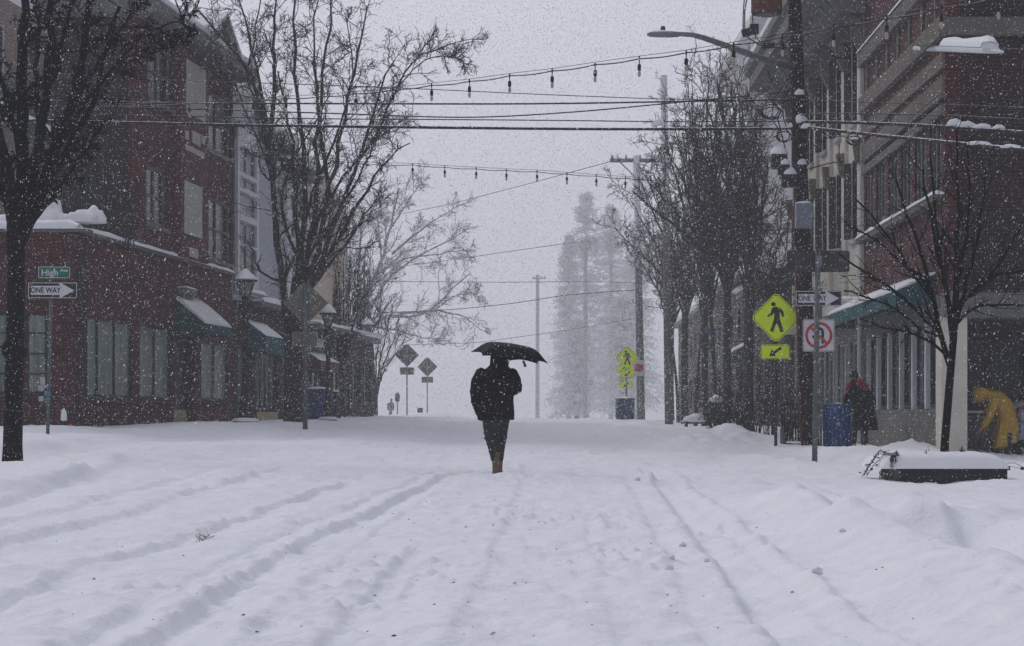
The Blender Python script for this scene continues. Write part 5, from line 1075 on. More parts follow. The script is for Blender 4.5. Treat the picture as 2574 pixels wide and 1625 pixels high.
# 1 near black tree at the left edge
D = 31; b = base_at(31, D)
L = limbs_px(31, D, [([(38, 640), (32, 560), (22, 470), (10, 380), (-30, 250), (-60, 100)], .13), ([(40, 630), (50, 540), (60, 440), (58, 330), (52, 180), (60, 20), (70, -80)], .13), ([(44, 620), (66, 540), (85, 440), (100, 330), (120, 200), (125, 80), (130, -60)], .11),
    ([(46, 620), (80, 540), (110, 460), (150, 360), (190, 240), (215, 120), (235, -40)], .10), ([(46, 610), (90, 530), (140, 420), (200, 330), (240, 250), (262, 140), (300, 20)], .07), ([(80, 560), (130, 500), (180, 420), (230, 350), (280, 290)], .04),
    ([(150, 370), (220, 250), (300, 150), (380, 70), (440, 55)], .035), ([(190, 250), (270, 120), (330, 40), (380, -40)], .04), ([(40, 560), (20, 480), (-40, 400), (-100, 300)], .08), ([(60, 420), (30, 300), (0, 180), (-40, 60)], .06), ([(100, 330), (90, 200), (100, 80), (90, -60)], .05), ([(120, 210), (160, 100), (180, 0), (200, -80)], .05),
    ([(300, 160), (360, 150), (420, 110), (475, 80), (445, 25), (440, -20)], .018), ([(340, 150), (400, 130), (450, 100), (500, 85)], .012)], 2.2, 3)
tree('near black bare tree with crowded knobbly twigs filling the upper left corner', b, L, [dict(k=11, L=.62, ang=(25, 65), up=.12, n=8, wob=.30, rr=.42, rmin=.010, tmin=.12, dec=.25, m=4), dict(k=7, L=.3, ang=(35, 80), up=.08, n=6, wob=.42, rr=.6, rmin=.0085, tmin=.1), dict(k=6, L=.10, ang=(45, 88), up=.05, n=3, wob=.3, rr=.8, rmin=.0065, tmin=.05)], 7, 'bark_dark', tp=.42, tr=(.15, .135), trunk=[b, at(34, 1000, D), at(38, 800, D), at(42, 620, D)])
g = G().blob(at(22, 878, 30.9), .12, .13, .14, 3, .3, 14, 10, False).blob(at(50, 888, 30.9), .11, .12, .1, 5, .3, 14, 10, False)
o = single('burl', None, None, g, M['bark_dark'], smooth=True); tr0 = bpy.data.objects['bare_tree']; o.parent = tr0; o.location = -tr0.location
# 2 big vase shaped tree left of the street
D = 52; b = base_at(738, D)
L = limbs_px(738, D, [([(735, 900), (716, 800), (708, 650), (690, 500), (672, 400), (665, 300), (640, 200), (600, 120), (540, 60), (505, 30)], 0.115), ([(690, 450), (676, 340), (660, 240), (640, 120), (600, 10), (590, -60)], 0.065), ([(676, 360), (690, 250), (690, 130), (688, 0), (700, -80)], 0.072), ([(745, 800), (748, 650), (745, 520), (740, 400), (720, 280), (700, 180)], 0.094),
    ([(750, 750), (765, 600), (770, 450), (750, 300), (735, 150), (745, 20), (750, -60)], 0.094), ([(755, 740), (785, 600), (800, 450), (795, 300), (815, 180), (830, 60), (835, -50)], 0.086), ([(760, 740), (800, 620), (830, 500), (850, 360), (880, 230), (910, 110), (920, 20)], 0.086), ([(764, 740), (815, 640), (860, 520), (905, 400), (935, 290), (960, 200), (990, 150)], 0.079),
    ([(766, 745), (830, 640), (885, 540), (935, 450), (980, 390), (1030, 360)], 0.072), ([(770, 740), (820, 680), (880, 600), (930, 520), (975, 460)], 0.050), ([(905, 400), (950, 330), (985, 250), (1020, 170), (1055, 135), (1110, 120), (1175, 95)], 0.040), ([(1000, 220), (1060, 150), (1120, 140), (1165, 155)], 0.018), ([(830, 500), (810, 380), (800, 230), (780, 80), (800, -40)], 0.058), ([(745, 640), (700, 540), (720, 430), (780, 330), (830, 240)], 0.050),
    ([(760, 700), (800, 540), (880, 420), (960, 340), (1030, 290)], 0.058), ([(690, 460), (640, 330), (600, 230), (540, 140), (490, 80)], 0.029), ([(665, 300), (620, 200), (640, 80), (660, -40)], 0.036), ([(750, 620), (790, 470), (850, 330), (890, 180), (870, 40)], 0.050), ([(755, 680), (835, 560), (890, 470), (940, 370), (960, 290)], 0.050)], 2.6, 5)
tree('big vase shaped bare street tree in front of the grey sided building', b, L, [dict(k=14, L=1.5, ang=(20, 58), up=.16, n=7, wob=.24, rr=.40, rmin=.009, tmin=.12, dec=.35, m=4), dict(k=8, L=.62, ang=(25, 70), up=.10, n=5, wob=.34, rr=.55, rmin=.007, tmin=.1), dict(k=5, L=.24, ang=(30, 75), up=.05, n=3, wob=.3, rr=.7, rmin=.0055, tmin=.1)], 9, 'bark', tr=(.25, .23), trunk=[b, at(738, 1000, D), at(742, 900, D), at(748, 760, D), at(756, 700, D)])
T = bpy.data.objects['bare_tree.001']
# 3 small thin street trees on the left, hazier
GT = 'thin street trees on the left pavement'
for i, (px, D, py0, yt, sp, lab) in enumerate([(861, 72, 900, 620, 60, 'thin bare street tree just right of the blue bin, first of the thin row'), (876, 78, 905, 600, 55, 'thin bare street tree between the first thin one and the far lantern lamp'), (905, 84, 890, 640, 70, 'thin bare street tree immediately left of the far lantern lamp'), (944, 88, 960, 760, 75, 'young forked street tree right of the far lantern lamp, last of the thin row')]):
    b = base_at(px, D); L = limbs_px(px, D, fan(px, py0, D, 8, sp, yt, .06, i + 20), 1.6, i)
    tree(lab, b, L, [dict(k=9, L=1.3, ang=(20, 50), up=.2, n=6, wob=.18, rr=.45, rmin=.011, tmin=.15, dec=.3), dict(k=7, L=.6, ang=(25, 60), up=.12, n=4, wob=.25, rr=.6, rmin=.009, tmin=.1)], 30 + i, 'bark_mid', GT, tr=(.11, .08), trunk=[b, at(px, (b[2] * 0 + 1000), D), at(px, py0, D)])
# 4 great spreading hazy tree
D = 185; b = base_at(880, D)
L = limbs_px(880, D, [([(885, 900), (910, 780), (950, 680), (985, 560), (1000, 470)], .3), ([(890, 880), (930, 780), (980, 690), (1060, 640), (1140, 600)], .22), ([(895, 860), (960, 790), (1040, 800), (1090, 780), (1140, 720), (1180, 690)], .22), ([(985, 640), (1040, 590), (1100, 550), (1150, 520)], .12), ([(950, 690), (1010, 650), (1090, 640), (1180, 630)], .12), ([(1000, 790), (1080, 780), (1160, 790), (1210, 830)], .14), ([(930, 820), (1000, 830), (1060, 850), (1110, 852)], .12), ([(985, 570), (1030, 500), (1060, 460)], .1), ([(910, 780), (900, 640), (920, 520)], .2), ([(880, 850), (850, 700), (860, 580)], .18), ([(960, 680), (950, 560), (960, 470)], .12), ([(1090, 780), (1150, 740), (1200, 740)], .09)], 5, 6)
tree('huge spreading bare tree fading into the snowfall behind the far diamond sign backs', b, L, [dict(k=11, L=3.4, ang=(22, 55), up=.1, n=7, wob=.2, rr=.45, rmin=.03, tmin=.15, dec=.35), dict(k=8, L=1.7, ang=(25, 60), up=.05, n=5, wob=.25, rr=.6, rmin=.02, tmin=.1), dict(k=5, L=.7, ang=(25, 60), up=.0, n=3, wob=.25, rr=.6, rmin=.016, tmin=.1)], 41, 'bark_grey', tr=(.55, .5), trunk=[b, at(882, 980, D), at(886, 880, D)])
# 5 right street trees
GR = 'upright street trees on the right pavement'
spec = [(1883, 55, 660, 190, 100, 11, 0.075, 'upright bare street tree beside the yellow-green crossing sign, nearest of the right row', (0.148, 0.133), -55), (1829, 60, 690, 300, 170, 13, 0.075, 'upright bare street tree with a broad dense crown, second of the right row', (0.133, 0.117), -60),
        (1773, 66, 700, 170, 130, 12, 0.068, 'tall upright bare street tree behind the blue board sign, third of the right row', (0.117, 0.101), 10), (1722, 76, 760, 420, 130, 11, 0.068, 'dense bare street tree with a dark double trunk, fourth of the right row', (0.156, 0.125), -50), (1690, 88, 800, 520, 90, 9, 0.060, 'last thin bare street tree of the right row, nearest the crossarm pole', (0.101, 0.078), -30), (1945, 50, 800, 560, 40, 4, 0.030, 'slim bare tree between the crossing sign and the pole, crown tangled in cables', (0.062, 0.055), 20)]
for i, (px, D, py0, yt, sp, nl, r, lab, trr, xo) in enumerate(spec):
    b = base_at(px, D); L = limbs_px(px, D, fan(px, py0, D, nl, sp, yt, r, i + 50, x_off=xo), 2.2, i + 9)
    tree(lab, b, L, [dict(k=12, L=1.55, ang=(18, 52), up=.2, n=7, wob=.24, rr=.40, rmin=.010, tmin=.1, dec=.3, m=4), dict(k=7, L=.6, ang=(25, 68), up=.12, n=5, wob=.34, rr=.55, rmin=.008, tmin=.1), dict(k=5, L=.24, ang=(30, 75), up=.05, n=3, wob=.3, rr=.7, rmin=.0065, tmin=.1)], 60 + i, 'bark_mid', GR, tr=trr, trunk=[b, at(px - 2, 950, D), at(px, py0 + 60, D), at(px, py0, D)])
for i, (px, D, py0, yt, lab) in enumerate([(1705, 80, 800, 520, 'thin tree squeezed between the fourth and last right street trees'), (1748, 70, 780, 480, 'thin crooked tree just left of the third right street tree'), (1800, 63, 760, 460, 'thin tree between the second and third right street trees'), (1856, 57, 780, 520, 'thin tree between the first and second right street trees')]):
    b = base_at(px, D); lean = (-26, 22, -14, 30)[i % 4]; L = limbs_px(px, D, fan(px + lean, py0, D, 6, 55, yt, .04, i + 90), 1.2, i + 40)
    tree(lab, b, L, [dict(k=8, L=1.1, ang=(20, 55), up=.15, n=6, wob=.22, rr=.45, rmin=.009, tmin=.1, dec=.3), dict(k=6, L=.5, ang=(25, 65), up=.1, n=4, wob=.3, rr=.6, rmin=.0075, tmin=.1)], 120 + i, 'bark_mid', GR, tr=(.07, .05), trunk=[b, at(px + lean * .15, 960, D), at(px + lean * .6, 870, D), at(px + lean, py0, D)])
# 6 thin tree in the planter
D = 27.3; b = np.array([(2371 - CX) * D / FPX, D, ZZ(1175, D)])
TRK = [at(2372, 1150, D), at(2380, 1050, D), at(2388, 950, D), at(2396, 860, D), at(2402, 780, D)]
L = limbs_px(2390, D, [([(2402, 790), (2404, 700), (2408, 560), (2410, 420), (2405, 330)], .05), ([(2391, 930), (2370, 880), (2360, 800), (2330, 690), (2290, 560), (2240, 430)], .045), ([(2396, 880), (2388, 780), (2370, 700), (2340, 560), (2320, 430)], .04), ([(2400, 830), (2420, 740), (2450, 640), (2470, 520), (2480, 420)], .035), ([(2402, 800), (2440, 730), (2500, 690), (2574, 680), (2640, 690)], .022), ([(2400, 820), (2450, 770), (2520, 765), (2600, 770)], .02),
    ([(2375, 890), (2330, 850), (2280, 835), (2220, 825), (2160, 800)], .022), ([(2365, 840), (2300, 780), (2240, 720), (2170, 680), (2110, 640)], .025), ([(2350, 760), (2300, 700), (2250, 620), (2190, 540), (2150, 500)], .022), ([(2390, 780), (2360, 640), (2350, 520), (2340, 400)], .03), ([(2404, 730), (2430, 600), (2440, 480), (2430, 380)], .028), ([(2370, 850), (2310, 830), (2250, 770), (2180, 750), (2120, 730)], .018), ([(2410, 760), (2470, 720), (2530, 640), (2570, 560)], .02), ([(2330, 700), (2260, 660), (2200, 600), (2150, 580)], .016)], .9, 8)
tree('slender dark bare tree growing from the snow filled black planter', b, L, [dict(k=10, L=.55, ang=(20, 50), up=.06, n=6, wob=.15, rr=.5, rmin=.0045, tmin=.15, dec=.3, m=4), dict(k=5, L=.22, ang=(25, 60), up=.03, n=4, wob=.2, rr=.6, rmin=.003, tmin=.1)], 77, 'bark_dark', tr=(.058, .05), trunk=TRK)
# shrubs and hedge beside the right pavement
for i, (px, D, w_, h_, lab) in enumerate([(1930, 47, .9, 1.2, 'leafless shrub between the crossing sign post and the dark bench'), (1870, 50, .7, .9, 'low leafless shrub at the foot of the nearest right street tree'), (1830, 53, .5, .7, 'short stubble of leafless stems by the second right street tree')]):
    b = base_at(px, D); rng = random.Random(i); T = Thing('bare_shrub', lab, 'shrub', b); LP = []
    for k in range(34):
        a = rng.uniform(-1, 1); x0 = b + [a * w_ * .8, rng.uniform(-.4, .4), -.05]; h = h_ * rng.uniform(.5, 1.1); LP.append(resample([x0, x0 + [a * .12, 0, h * .5], x0 + [a * .35 + rng.uniform(-.15, .15), 0, h]], 6))
    P = np.stack(LP); Rr = np.tile(np.linspace(.014, .006, 6), (len(P), 1)); r_ = np.random.RandomState(i); V1, Q1 = tubes(P, Rr, 4)
    P2, R2 = grow(r_, P, Rr, 6, .35, (25, 70), .1, n=4, rmin=.005, rr=.6); P3, R3 = grow(r_, P2, R2, 4, .15, (25, 70), .05, n=3, rmin=.004); V2, Q2 = tubes(P2, R2, 3); V3, Q3 = tubes(P3, R3, 3)
    T.own(np_mesh('stems', V1 - b, Q1, M['bark'])); T.own(np_mesh('twigs', np.r_[V2, V3] - b, np.r_[Q2, Q3 + len(V2)], M['bark']))
# distant evergreens
def evergreen(lab, px, D, ytop, w_px, seed, ybase=1060):
    x = (px - CX) * D / FPX; zb = gz(x, D); zt = ZZ(ytop, D); H = zt - zb; b = np.array([x, D, zb]); Wd = w_px * D / FPX
    T = Thing('evergreen_tree', lab, 'evergreen tree', b, 'evergreens fading into the snow'); rng = np.random.RandomState(seed)
    T.part('trunk', G().tube([b - [0, 0, 1], b + [0, 0, H * .96]], [.5, .05], 8), M['bark'], smooth=True)
    n = 300; hh = rng.rand(n) ** .8; az = rng.rand(n) * 2 * np.pi; prof = ((1 - hh) ** .5 * .72 + .02) * np.interp(hh, np.linspace(0, 1, 16), .62 + .75 * rng.rand(16)); ln = Wd * prof * (.6 + .5 * rng.rand(n))
    s = b + np.stack([np.zeros(n), np.zeros(n), (.08 + .9 * hh) * H], 1); d = np.stack([np.cos(az), np.sin(az), -.18 + .3 * rng.rand(n)], 1)
    P = s[:, None] + d[:, None] * ln[:, None, None] * np.linspace(0, 1, 5)[None, :, None]; P[:, :, 2] -= (np.linspace(0, 1, 5) ** 2)[None] * ln[:, None] * .15
    Rr = np.tile(np.linspace(.09, .03, 5), (n, 1)); V1, Q1 = tubes(P, Rr, 4)
    K = 42; i = np.repeat(np.arange(n), K); t_ = rng.rand(len(i)) ** .7 * 4; j = np.minimum(t_.astype(int), 3); c = P[i, j] + (P[i, j + 1] - P[i, j]) * (t_ - j)[:, None] + rng.randn(len(i), 3) * [.35, .35, .3]
    a = rng.randn(len(i), 3); a /= np.linalg.norm(a, axis=1, keepdims=True); e2 = rng.randn(len(i), 3); e2 /= np.linalg.norm(e2, axis=1, keepdims=True); sz = (.16 + .14 * rng.rand(len(i)))[:, None]
    V2 = np.stack([c - a * sz, c + e2 * sz * .6, c + a * sz, c - e2 * sz * .6], 1).reshape(-1, 3); Q2 = np.arange(len(V2)).reshape(-1, 4) + len(V1)
    T.own(np_mesh('crown', np.r_[V1, V2] - b, np.r_[Q1, Q2], M['hazed_needles'], False))
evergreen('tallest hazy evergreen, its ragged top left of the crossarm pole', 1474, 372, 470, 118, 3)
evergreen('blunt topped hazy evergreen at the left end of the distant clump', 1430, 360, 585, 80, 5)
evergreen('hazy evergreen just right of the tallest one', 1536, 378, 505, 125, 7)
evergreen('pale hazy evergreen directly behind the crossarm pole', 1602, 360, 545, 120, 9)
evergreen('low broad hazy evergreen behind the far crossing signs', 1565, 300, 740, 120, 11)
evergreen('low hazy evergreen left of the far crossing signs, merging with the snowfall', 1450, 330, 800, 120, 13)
# ------------------------------------------------------------------ people
def limb(g, pts, n=14):     # tapered limb: list of (x, y, z, r[, rflat])
    P = np.array([p[:3] for p in pts]); r = [p[3] for p in pts]
    pp = [P[0] - (P[1] - P[0]) / (np.linalg.norm(P[1] - P[0]) + 1e-9) * r[0] * .5, *P, P[-1] + (P[-1] - P[-2]) / (np.linalg.norm(P[-1] - P[-2]) + 1e-9) * r[-1] * .5]
    g.tube(pp, [r[0] * .6, *r, r[-1] * .6], n); return g
def ell(g, c, rx, ry, rz): return g.blob(c, rx, ry, rz, 0, 0, 16, 10, False)
def hand(g, w, d, up, s=1., curl=.6):      # palm, four fingers of different length, thumb; w wrist point, d finger direction, up = back of hand
    d = np.array(d, float); d /= np.linalg.norm(d); up = np.array(up, float); up -= d * (up @ d); up /= np.linalg.norm(up); sd = np.cross(d, up); w = np.array(w, float)
    limb(g, [(*w, .026 * s), (*(w + d * .045 * s), .034 * s), (*(w + d * .085 * s), .036 * s)])
    for k, (o, l) in enumerate(((-.03, .068), (-.010, .078), (.010, .073), (.029, .058))):
        a = w + d * .085 * s + sd * o * s; c = a + d * l * .45 * s - up * .012 * s; e_ = c + (d * (1 - curl) - up * curl) * l * .4 * s; f_ = e_ + (d * (.4 - curl) - up * curl) * l * .3 * s; g.tube([a, c, e_, f_], [.0095 * s, .0095 * s, .0085 * s, .007 * s], 8)
    a = w + d * .03 * s - sd * .03 * s; g.tube([a, a - sd * .022 * s + d * .02 * s - up * .01 * s, a - sd * .02 * s + d * .05 * s - up * .03 * s], [.012 * s, .011 * s, .008 * s], 8)
# walker with umbrella
D = 26.6; b = base_at(1245, D); b[2] += .0; o_ = b
W = lambda x, y, z: (o_[0] + x, o_[1] + y, o_[2] + z)
T = Thing('person', 'person in a bulky black jacket and tan boots walking away under a black umbrella', 'person', b)
g = G().loft([(*W(.02, 0, .80), .15, .11), (*W(.02, 0, .95), .16, .11), (*W(.02, 0, 1.15), .15, .10), (*W(.03, 0, 1.38), .19, .10), (*W(.035, 0, 1.44), .1, .08), (*W(.04, -.01, 1.50), .06, .06), (*W(.045, -.01, 1.56), .06, .062)], 18)
ell(g, W(.05, .01, 1.64), .078, .097, .118)
limb(g, [(*W(-.045, .0, .86), .085), (*W(-.035, .02, .5), .055), (*W(.005, -.0, .25), .038), (*W(.01, -.01, .1), .032)]); limb(g, [(*W(.085, .02, .86), .08), (*W(.065, .19, .5), .05), (*W(.048, .28, .3), .036), (*W(.042, .34, .12), .03)])
limb(g, [(*W(-.19, 0, 1.38), .05), (*W(-.26, .02, 1.1), .04), (*W(-.22, .05, .86), .032)]); hand(g, W(-.215, .05, .85), (.05, .1, -1), (-1, 0, 0))
limb(g, [(*W(.22, 0, 1.38), .05), (*W(.29, .06, 1.14), .04), (*W(.13, .26, 1.16), .032)]); hand(g, W(.13, .27, 1.16), (-.6, .3, .2), (0, .6, -.6), curl=.85)
# face on the far side of the head
ell(g, W(.05, .11, 1.63), .013, .02, .022); ell(g, W(-.028, .01, 1.64), .012, .02, .03); ell(g, W(.128, .01, 1.64), .012, .02, .03)
T.part('body', g, M['skin'], remesh=.009, sm=2)
for s in (-1, 1): T.part('eye', ell(G(), W(.05 + s * .032, .094, 1.655), .012, .010, .008), M['black'], smooth=True)
T.part('mouth', G().box(*[v for v in (W(.025, .1, 1.587)[0], W(.075, .1, 1.587)[0], W(0, .085, 0)[1], W(0, .096, 0)[1], W(0, 0, 1.583)[2], W(0, 0, 1.590)[2])]), M['redcloth'])
g = G().loft([(*W(.035, .0, .735), .205, .17), (*W(.035, .0, .745), .225, .185), (*W(.03, .0, .86), .225, .185), (*W(.02, 0, 1.0), .225, .18), (*W(.02, 0, 1.15), .235, .175), (*W(.025, 0, 1.30), .235, .16), (*W(.035, 0, 1.40), .19, .135), (*W(.045, -.005, 1.465), .125, .11), (*W(.05, -.01, 1.50), .105, .10)], 26)
limb(g, [(*W(-.165, 0, 1.375), .095), (*W(-.235, .0, 1.24), .098), (*W(-.255, .02, 1.10), .085), (*W(-.245, .04, .97), .078), (*W(-.215, .06, .86), .064), (*W(-.205, .07, .815), .058)])
limb(g, [(*W(.205, 0, 1.37), .09), (*W(.255, .01, 1.27), .092), (*W(.282, .04, 1.15), .082), (*W(.22, .14, 1.125), .075), (*W(.15, .24, 1.15), .058)])
for z, x, r in ((1.12, -.26, .09), (.98, -.25, .083), (1.2, .275, .09)): ell(g, W(x, .03, z), r, r, .03)
for i, z in enumerate((.84, .95, 1.06, 1.18, 1.29)): ell(g, W(.02 + .02 * (-1) ** i, -.145, z), .19, .04, .028)
g.box(W(-.235, 0, 0)[0], W(-.14, 0, 0)[0], W(0, -.06, 0)[1], W(0, .1, 0)[1], W(0, 0, .73)[2], W(0, 0, .83)[2])
j = T.part('jacket', g, M['jacket'], remesh=.011, sm=4)
g = G().loft([(*W(.05, -.01, 1.455), .128, .12), (*W(.05, -.02, 1.51), .122, .118), (*W(.05, -.01, 1.57), .118, .122), (*W(.05, -.005, 1.65), .112, .122), (*W(.05, -.01, 1.72), .092, .102), (*W(.05, -.02, 1.765), .045, .055)], 20); T.part('hood', g, M['jacket'], remesh=.012, sm=4, par=j)
g = G().loft([(*W(.02, 0, .70), .175, .135), (*W(.02, 0, .92), .17, .13)], 18)
limb(g, [(*W(-.045, 0, .84), .125), (*W(-.055, .0, .66), .115), (*W(-.04, .02, .5), .098), (*W(-.012, .0, .36), .085), (*W(.005, -.01, .25), .074), (*W(.01, -.01, .2), .068)])
limb(g, [(*W(.085, .02, .84), .115), (*W(.075, .1, .66), .105), (*W(.065, .19, .5), .088), (*W(.05, .26, .34), .076), (*W(.04, .34, .2), .068)])
for x, z, r in ((-.055, .56, .108), (-.045, .49, .112), (-.02, .41, .1), (-.005, .31, .09), (.075, .5, .09)): ell(g, W(x, .02 + (.15 if x > .05 else 0), z), r, r * .9, .025)
T.part('trousers', g, M['trousers'], remesh=.010, sm=3)
def boot(g, x, y, z, a=0.):
    g.loft([(*W(x, y, z), .048, .05)] * 1 + [(*W(x, y, z + .10), .052, .056), (*W(x, y - .005, z + .20), .060, .064), (*W(x, y - .005, z + .27), .062, .066)], 16)
    g.loft([(*W(x, y + .05, z - .035), .050, .135), (*W(x, y + .05, z - .01), .054, .14), (*W(x, y + .055, z + .03), .050, .13), (*W(x, y + .03, z + .075), .042, .09)], 16)
g = G(); boot(g, .01, -.015, .035); T.part('boot', g, M['boots'], remesh=.008, sm=2); g = G(); boot(g, .045, .34, .03); T.part('boot', g, M['boots'], remesh=.008, sm=2)
# umbrella (held: a thing of its own)
ax = np.array([.15, -.10, 1.]); ax /= np.linalg.norm(ax); ux = np.array([1, 0, -.15]); ux /= np.linalg.norm(ux); uy = np.cross(ax, ux)
C0 = np.array(W(.190, .06, 1.585)); FU_ = Fr(C0, ux, uy, ax)
T = Thing('umbrella', 'black folding umbrella held over the walking person, tilted down to the right', 'umbrella', (C0[0], C0[1], C0[2] - .45))
prof = [(0, .175), (.06, .172), (.18, .163), (.30, .148), (.34, .135), (.39, .10), (.45, .045), (.515, -.012)]; n = 64; vs = []
for r, z in prof:
    for k in range(n):
        a = 2 * math.pi * k / n + R(2); f = (k % 8) / 8; s_ = math.sin(math.pi * f); rr_ = r * (1 - .17 * s_ * (r / .5) ** 1.5); vs.append(FU_.p(rr_ * math.cos(a), rr_ * math.sin(a), z + .022 * s_ * (r / .5) ** 2))
fs = [(i * n + k, i * n + (k + 1) % n, (i + 1) * n + (k + 1) % n, (i + 1) * n + k) for i in range(len(prof) - 1) for k in range(n)]
cv = T.part('canopy', G().add(vs, fs), M['umbrella'], smooth=True); md = cv.modifiers.new('t', 'SOLIDIFY'); md.thickness = .004
for k in range(8):
    a = 2 * math.pi * k / 8 + R(2); T.part('rib', G().tube([FU_.p(r * math.cos(a), r * math.sin(a), z - .008) for r, z in prof], .003, 5).tube([FU_.p(.02 * math.cos(a), .02 * math.sin(a), -.05), FU_.p(.26 * math.cos(a), .26 * math.sin(a), .125)], .003, 5), M['iron'])
T.part('shaft', G().tube([FU_.p(0, 0, -.50), FU_.p(0, 0, .17), FU_.p(0, 0, .20)], [.007, .006, .003], 8), M['galv'], smooth=True)
T.part('handle', G().tube([FU_.p(0, 0, -.60), FU_.p(0, 0, -.58), FU_.p(0, 0, -.50)], [.012, .017, .013], 10), M['black'], smooth=True)
st = at(1311, 902, 26.3); s2_ = at(1321, 922, 26.3); T.part('closing_strap', G().add([st + [-.012, 0, .03], st + [.014, 0, .03], s2_ + [.018, 0, 0], s2_ + [-.018, 0, -.006], st + [-.012, .006, .03], st + [.014, .006, .03], s2_ + [.018, .006, 0], s2_ + [-.018, .006, -.006]], [(0, 1, 2, 3), (4, 7, 6, 5), (0, 4, 5, 1), (1, 5, 6, 2), (2, 6, 7, 3), (3, 7, 4, 0)]), M['umbrella'])
# person in long dark coat
D = 43.2; b = base_at(2166, D); o_ = b; b[2] += 0
T = Thing('person', 'person in a long dark coat with red scarf, walking past the round blue bin', 'person', b)
g = G(); limb(g, [(*W(-.08, .1, .8), .08), (*W(-.12, .2, .45), .055), (*W(-.14, .22, .06), .04)]); limb(g, [(*W(.05, -.05, .8), .08), (*W(.04, -.08, .45), .055), (*W(.03, -.1, .06), .04)]); g.loft([(*W(-.0, 0, .8), .14, .1), (*W(-.03, 0, 1.1), .14, .1), (*W(-.1, .02, 1.34), .17, .1), (*W(-.14, .04, 1.44), .06, .06), (*W(-.15, .05, 1.5), .055, .06)], 16)
ell(g, W(-.16, .08, 1.57), .075, .09, .11); limb(g, [(*W(-.26, .02, 1.3), .05), (*W(-.34, .1, 1.08), .04), (*W(-.3, .24, 1.0), .03)]); hand(g, W(-.3, .25, 1.0), (.2, 1, 0), (0, 0, 1)); limb(g, [(*W(.08, .02, 1.3), .05), (*W(.22, .04, 1.06), .04), (*W(.2, .16, .9), .03)]); hand(g, W(.2, .17, .9), (0, .8, -.4), (1, 0, 0)); ell(g, W(-.16, .17, 1.56), .012, .02, .02)
T.part('body', g, M['skin'], remesh=.012, sm=2)
g = G().loft([(*W(.1, 0, .42), .27, .2), (*W(.09, 0, .45), .28, .21), (*W(.05, 0, .8), .25, .18), (*W(.02, 0, 1.05), .235, .165), (*W(-.06, .01, 1.28), .235, .15), (*W(-.12, .03, 1.40), .13, .11)], 24)
limb(g, [(*W(-.25, .02, 1.28), .085), (*W(-.31, .1, 1.08), .08), (*W(-.28, .24, 1.0), .06)]); limb(g, [(*W(.1, .02, 1.27), .09), (*W(.24, .04, 1.05), .085), (*W(.22, .16, .9), .065)]); T.part('coat', g, M['jacket'], remesh=.014, sm=3)
g = G(); ell(g, W(-.16, .05, 1.60), .105, .12, .13); ell(g, W(-.16, .0, 1.5), .095, .09, .12); T.part('hair', g, M['hair'], remesh=.014, sm=3)
g = G(); limb(g, [(*W(-.1, -.07, 1.5), .07), (*W(.0, -.1, 1.44), .095), (*W(.08, -.08, 1.34), .08)]); limb(g, [(*W(-.27, -.02, 1.44), .05), (*W(-.31, -.03, 1.33), .055), (*W(-.33, -.03, 1.22), .045)]); T.part('scarf', g, M['redcloth'], remesh=.012, sm=3)
g = G(); limb(g, [(*W(-.09, .12, .75), .1), (*W(-.12, .2, .45), .075), (*W(-.14, .22, .14), .06)]); limb(g, [(*W(.05, -.05, .75), .1), (*W(.04, -.08, .45), .08), (*W(.03, -.1, .14), .065)]); T.part('trousers', g, M['trousers'], remesh=.012, sm=3)
for x, y in ((-.14, .22), (.03, -.1)): g = G(); boot(g, x, y, .03); T.part('boot', g, M['boots'], remesh=.01, sm=2)
# person in yellow raincoat shovelling
D = 38.6; b = base_at(2526, D); o_ = b; k = FPX / D; zz0 = b[2]
Wp = lambda px, py, y=0.: ((px - CX) * D / FPX, D + y, ZZ(py, D))
T = Thing('person', 'person in a yellow hooded raincoat bent over to shovel snow beside the pale column', 'person', b)
g = G(); limb(g, [(*Wp(2532, 1068, -.1), .09), (*Wp(2530, 1105, -.12), .07), (*Wp(2530, 1146, -.12), .045)]); limb(g, [(*Wp(2515, 1068, .14), .09), (*Wp(2505, 1105, .16), .07), (*Wp(2508, 1144, .16), .045)])
limb(g, [(*Wp(2534, 1062), .14), (*Wp(2524, 1030), .14), (*Wp(2500, 1003), .15), (*Wp(2482, 995), .08), (*Wp(2470, 992), .055), (*Wp(2456, 992), .085), (*Wp(2452, 994), .085)])
limb(g, [(*Wp(2494, 1010, -.16), .055), (*Wp(2486, 1045, -.18), .042), (*Wp(2466, 1075, -.14), .032)]); hand(g, Wp(2465, 1076, -.13), (-.5, .3, -.8), (-.6, 0, .4), curl=.85)
limb(g, [(*Wp(2494, 1010, .16), .055), (*Wp(2484, 1050, .18), .042), (*Wp(2470, 1090, .06), .032)]); hand(g, Wp(2469, 1092, .05), (-.5, -.3, -.8), (-.6, 0, .4), curl=.85); ell(g, Wp(2438, 994), .02, .015, .015)
T.part('body', g, M['skin'], remesh=.012, sm=2)
for s in (-1, 1): T.part('eye', ell(G(), Wp(2441, 990, s * .032), .008, .012, .009), M['black'], smooth=True)
g = G(); P_ = [(2521, 1120, .0, .19), (2526, 1100, .0, .185), (2530, 1070, 0, .19), (2530, 1045, 0, .195), (2520, 1018, 0, .19), (2503, 1002, 0, .175), (2486, 996, 0, .12)]
limb(g, [(*Wp(a, c, y), r) for a, c, y, r in P_], 20)
g.add([Wp(2496, 1128, -.2), Wp(2550, 1113, -.2), Wp(2554, 1050, -.17), Wp(2510, 1060, -.17), Wp(2496, 1128, .2), Wp(2550, 1113, .2), Wp(2554, 1050, .17), Wp(2510, 1060, .17)], [(0, 1, 2, 3), (4, 7, 6, 5), (0, 4, 5, 1), (1, 5, 6, 2), (2, 6, 7, 3), (3, 7, 4, 0)])
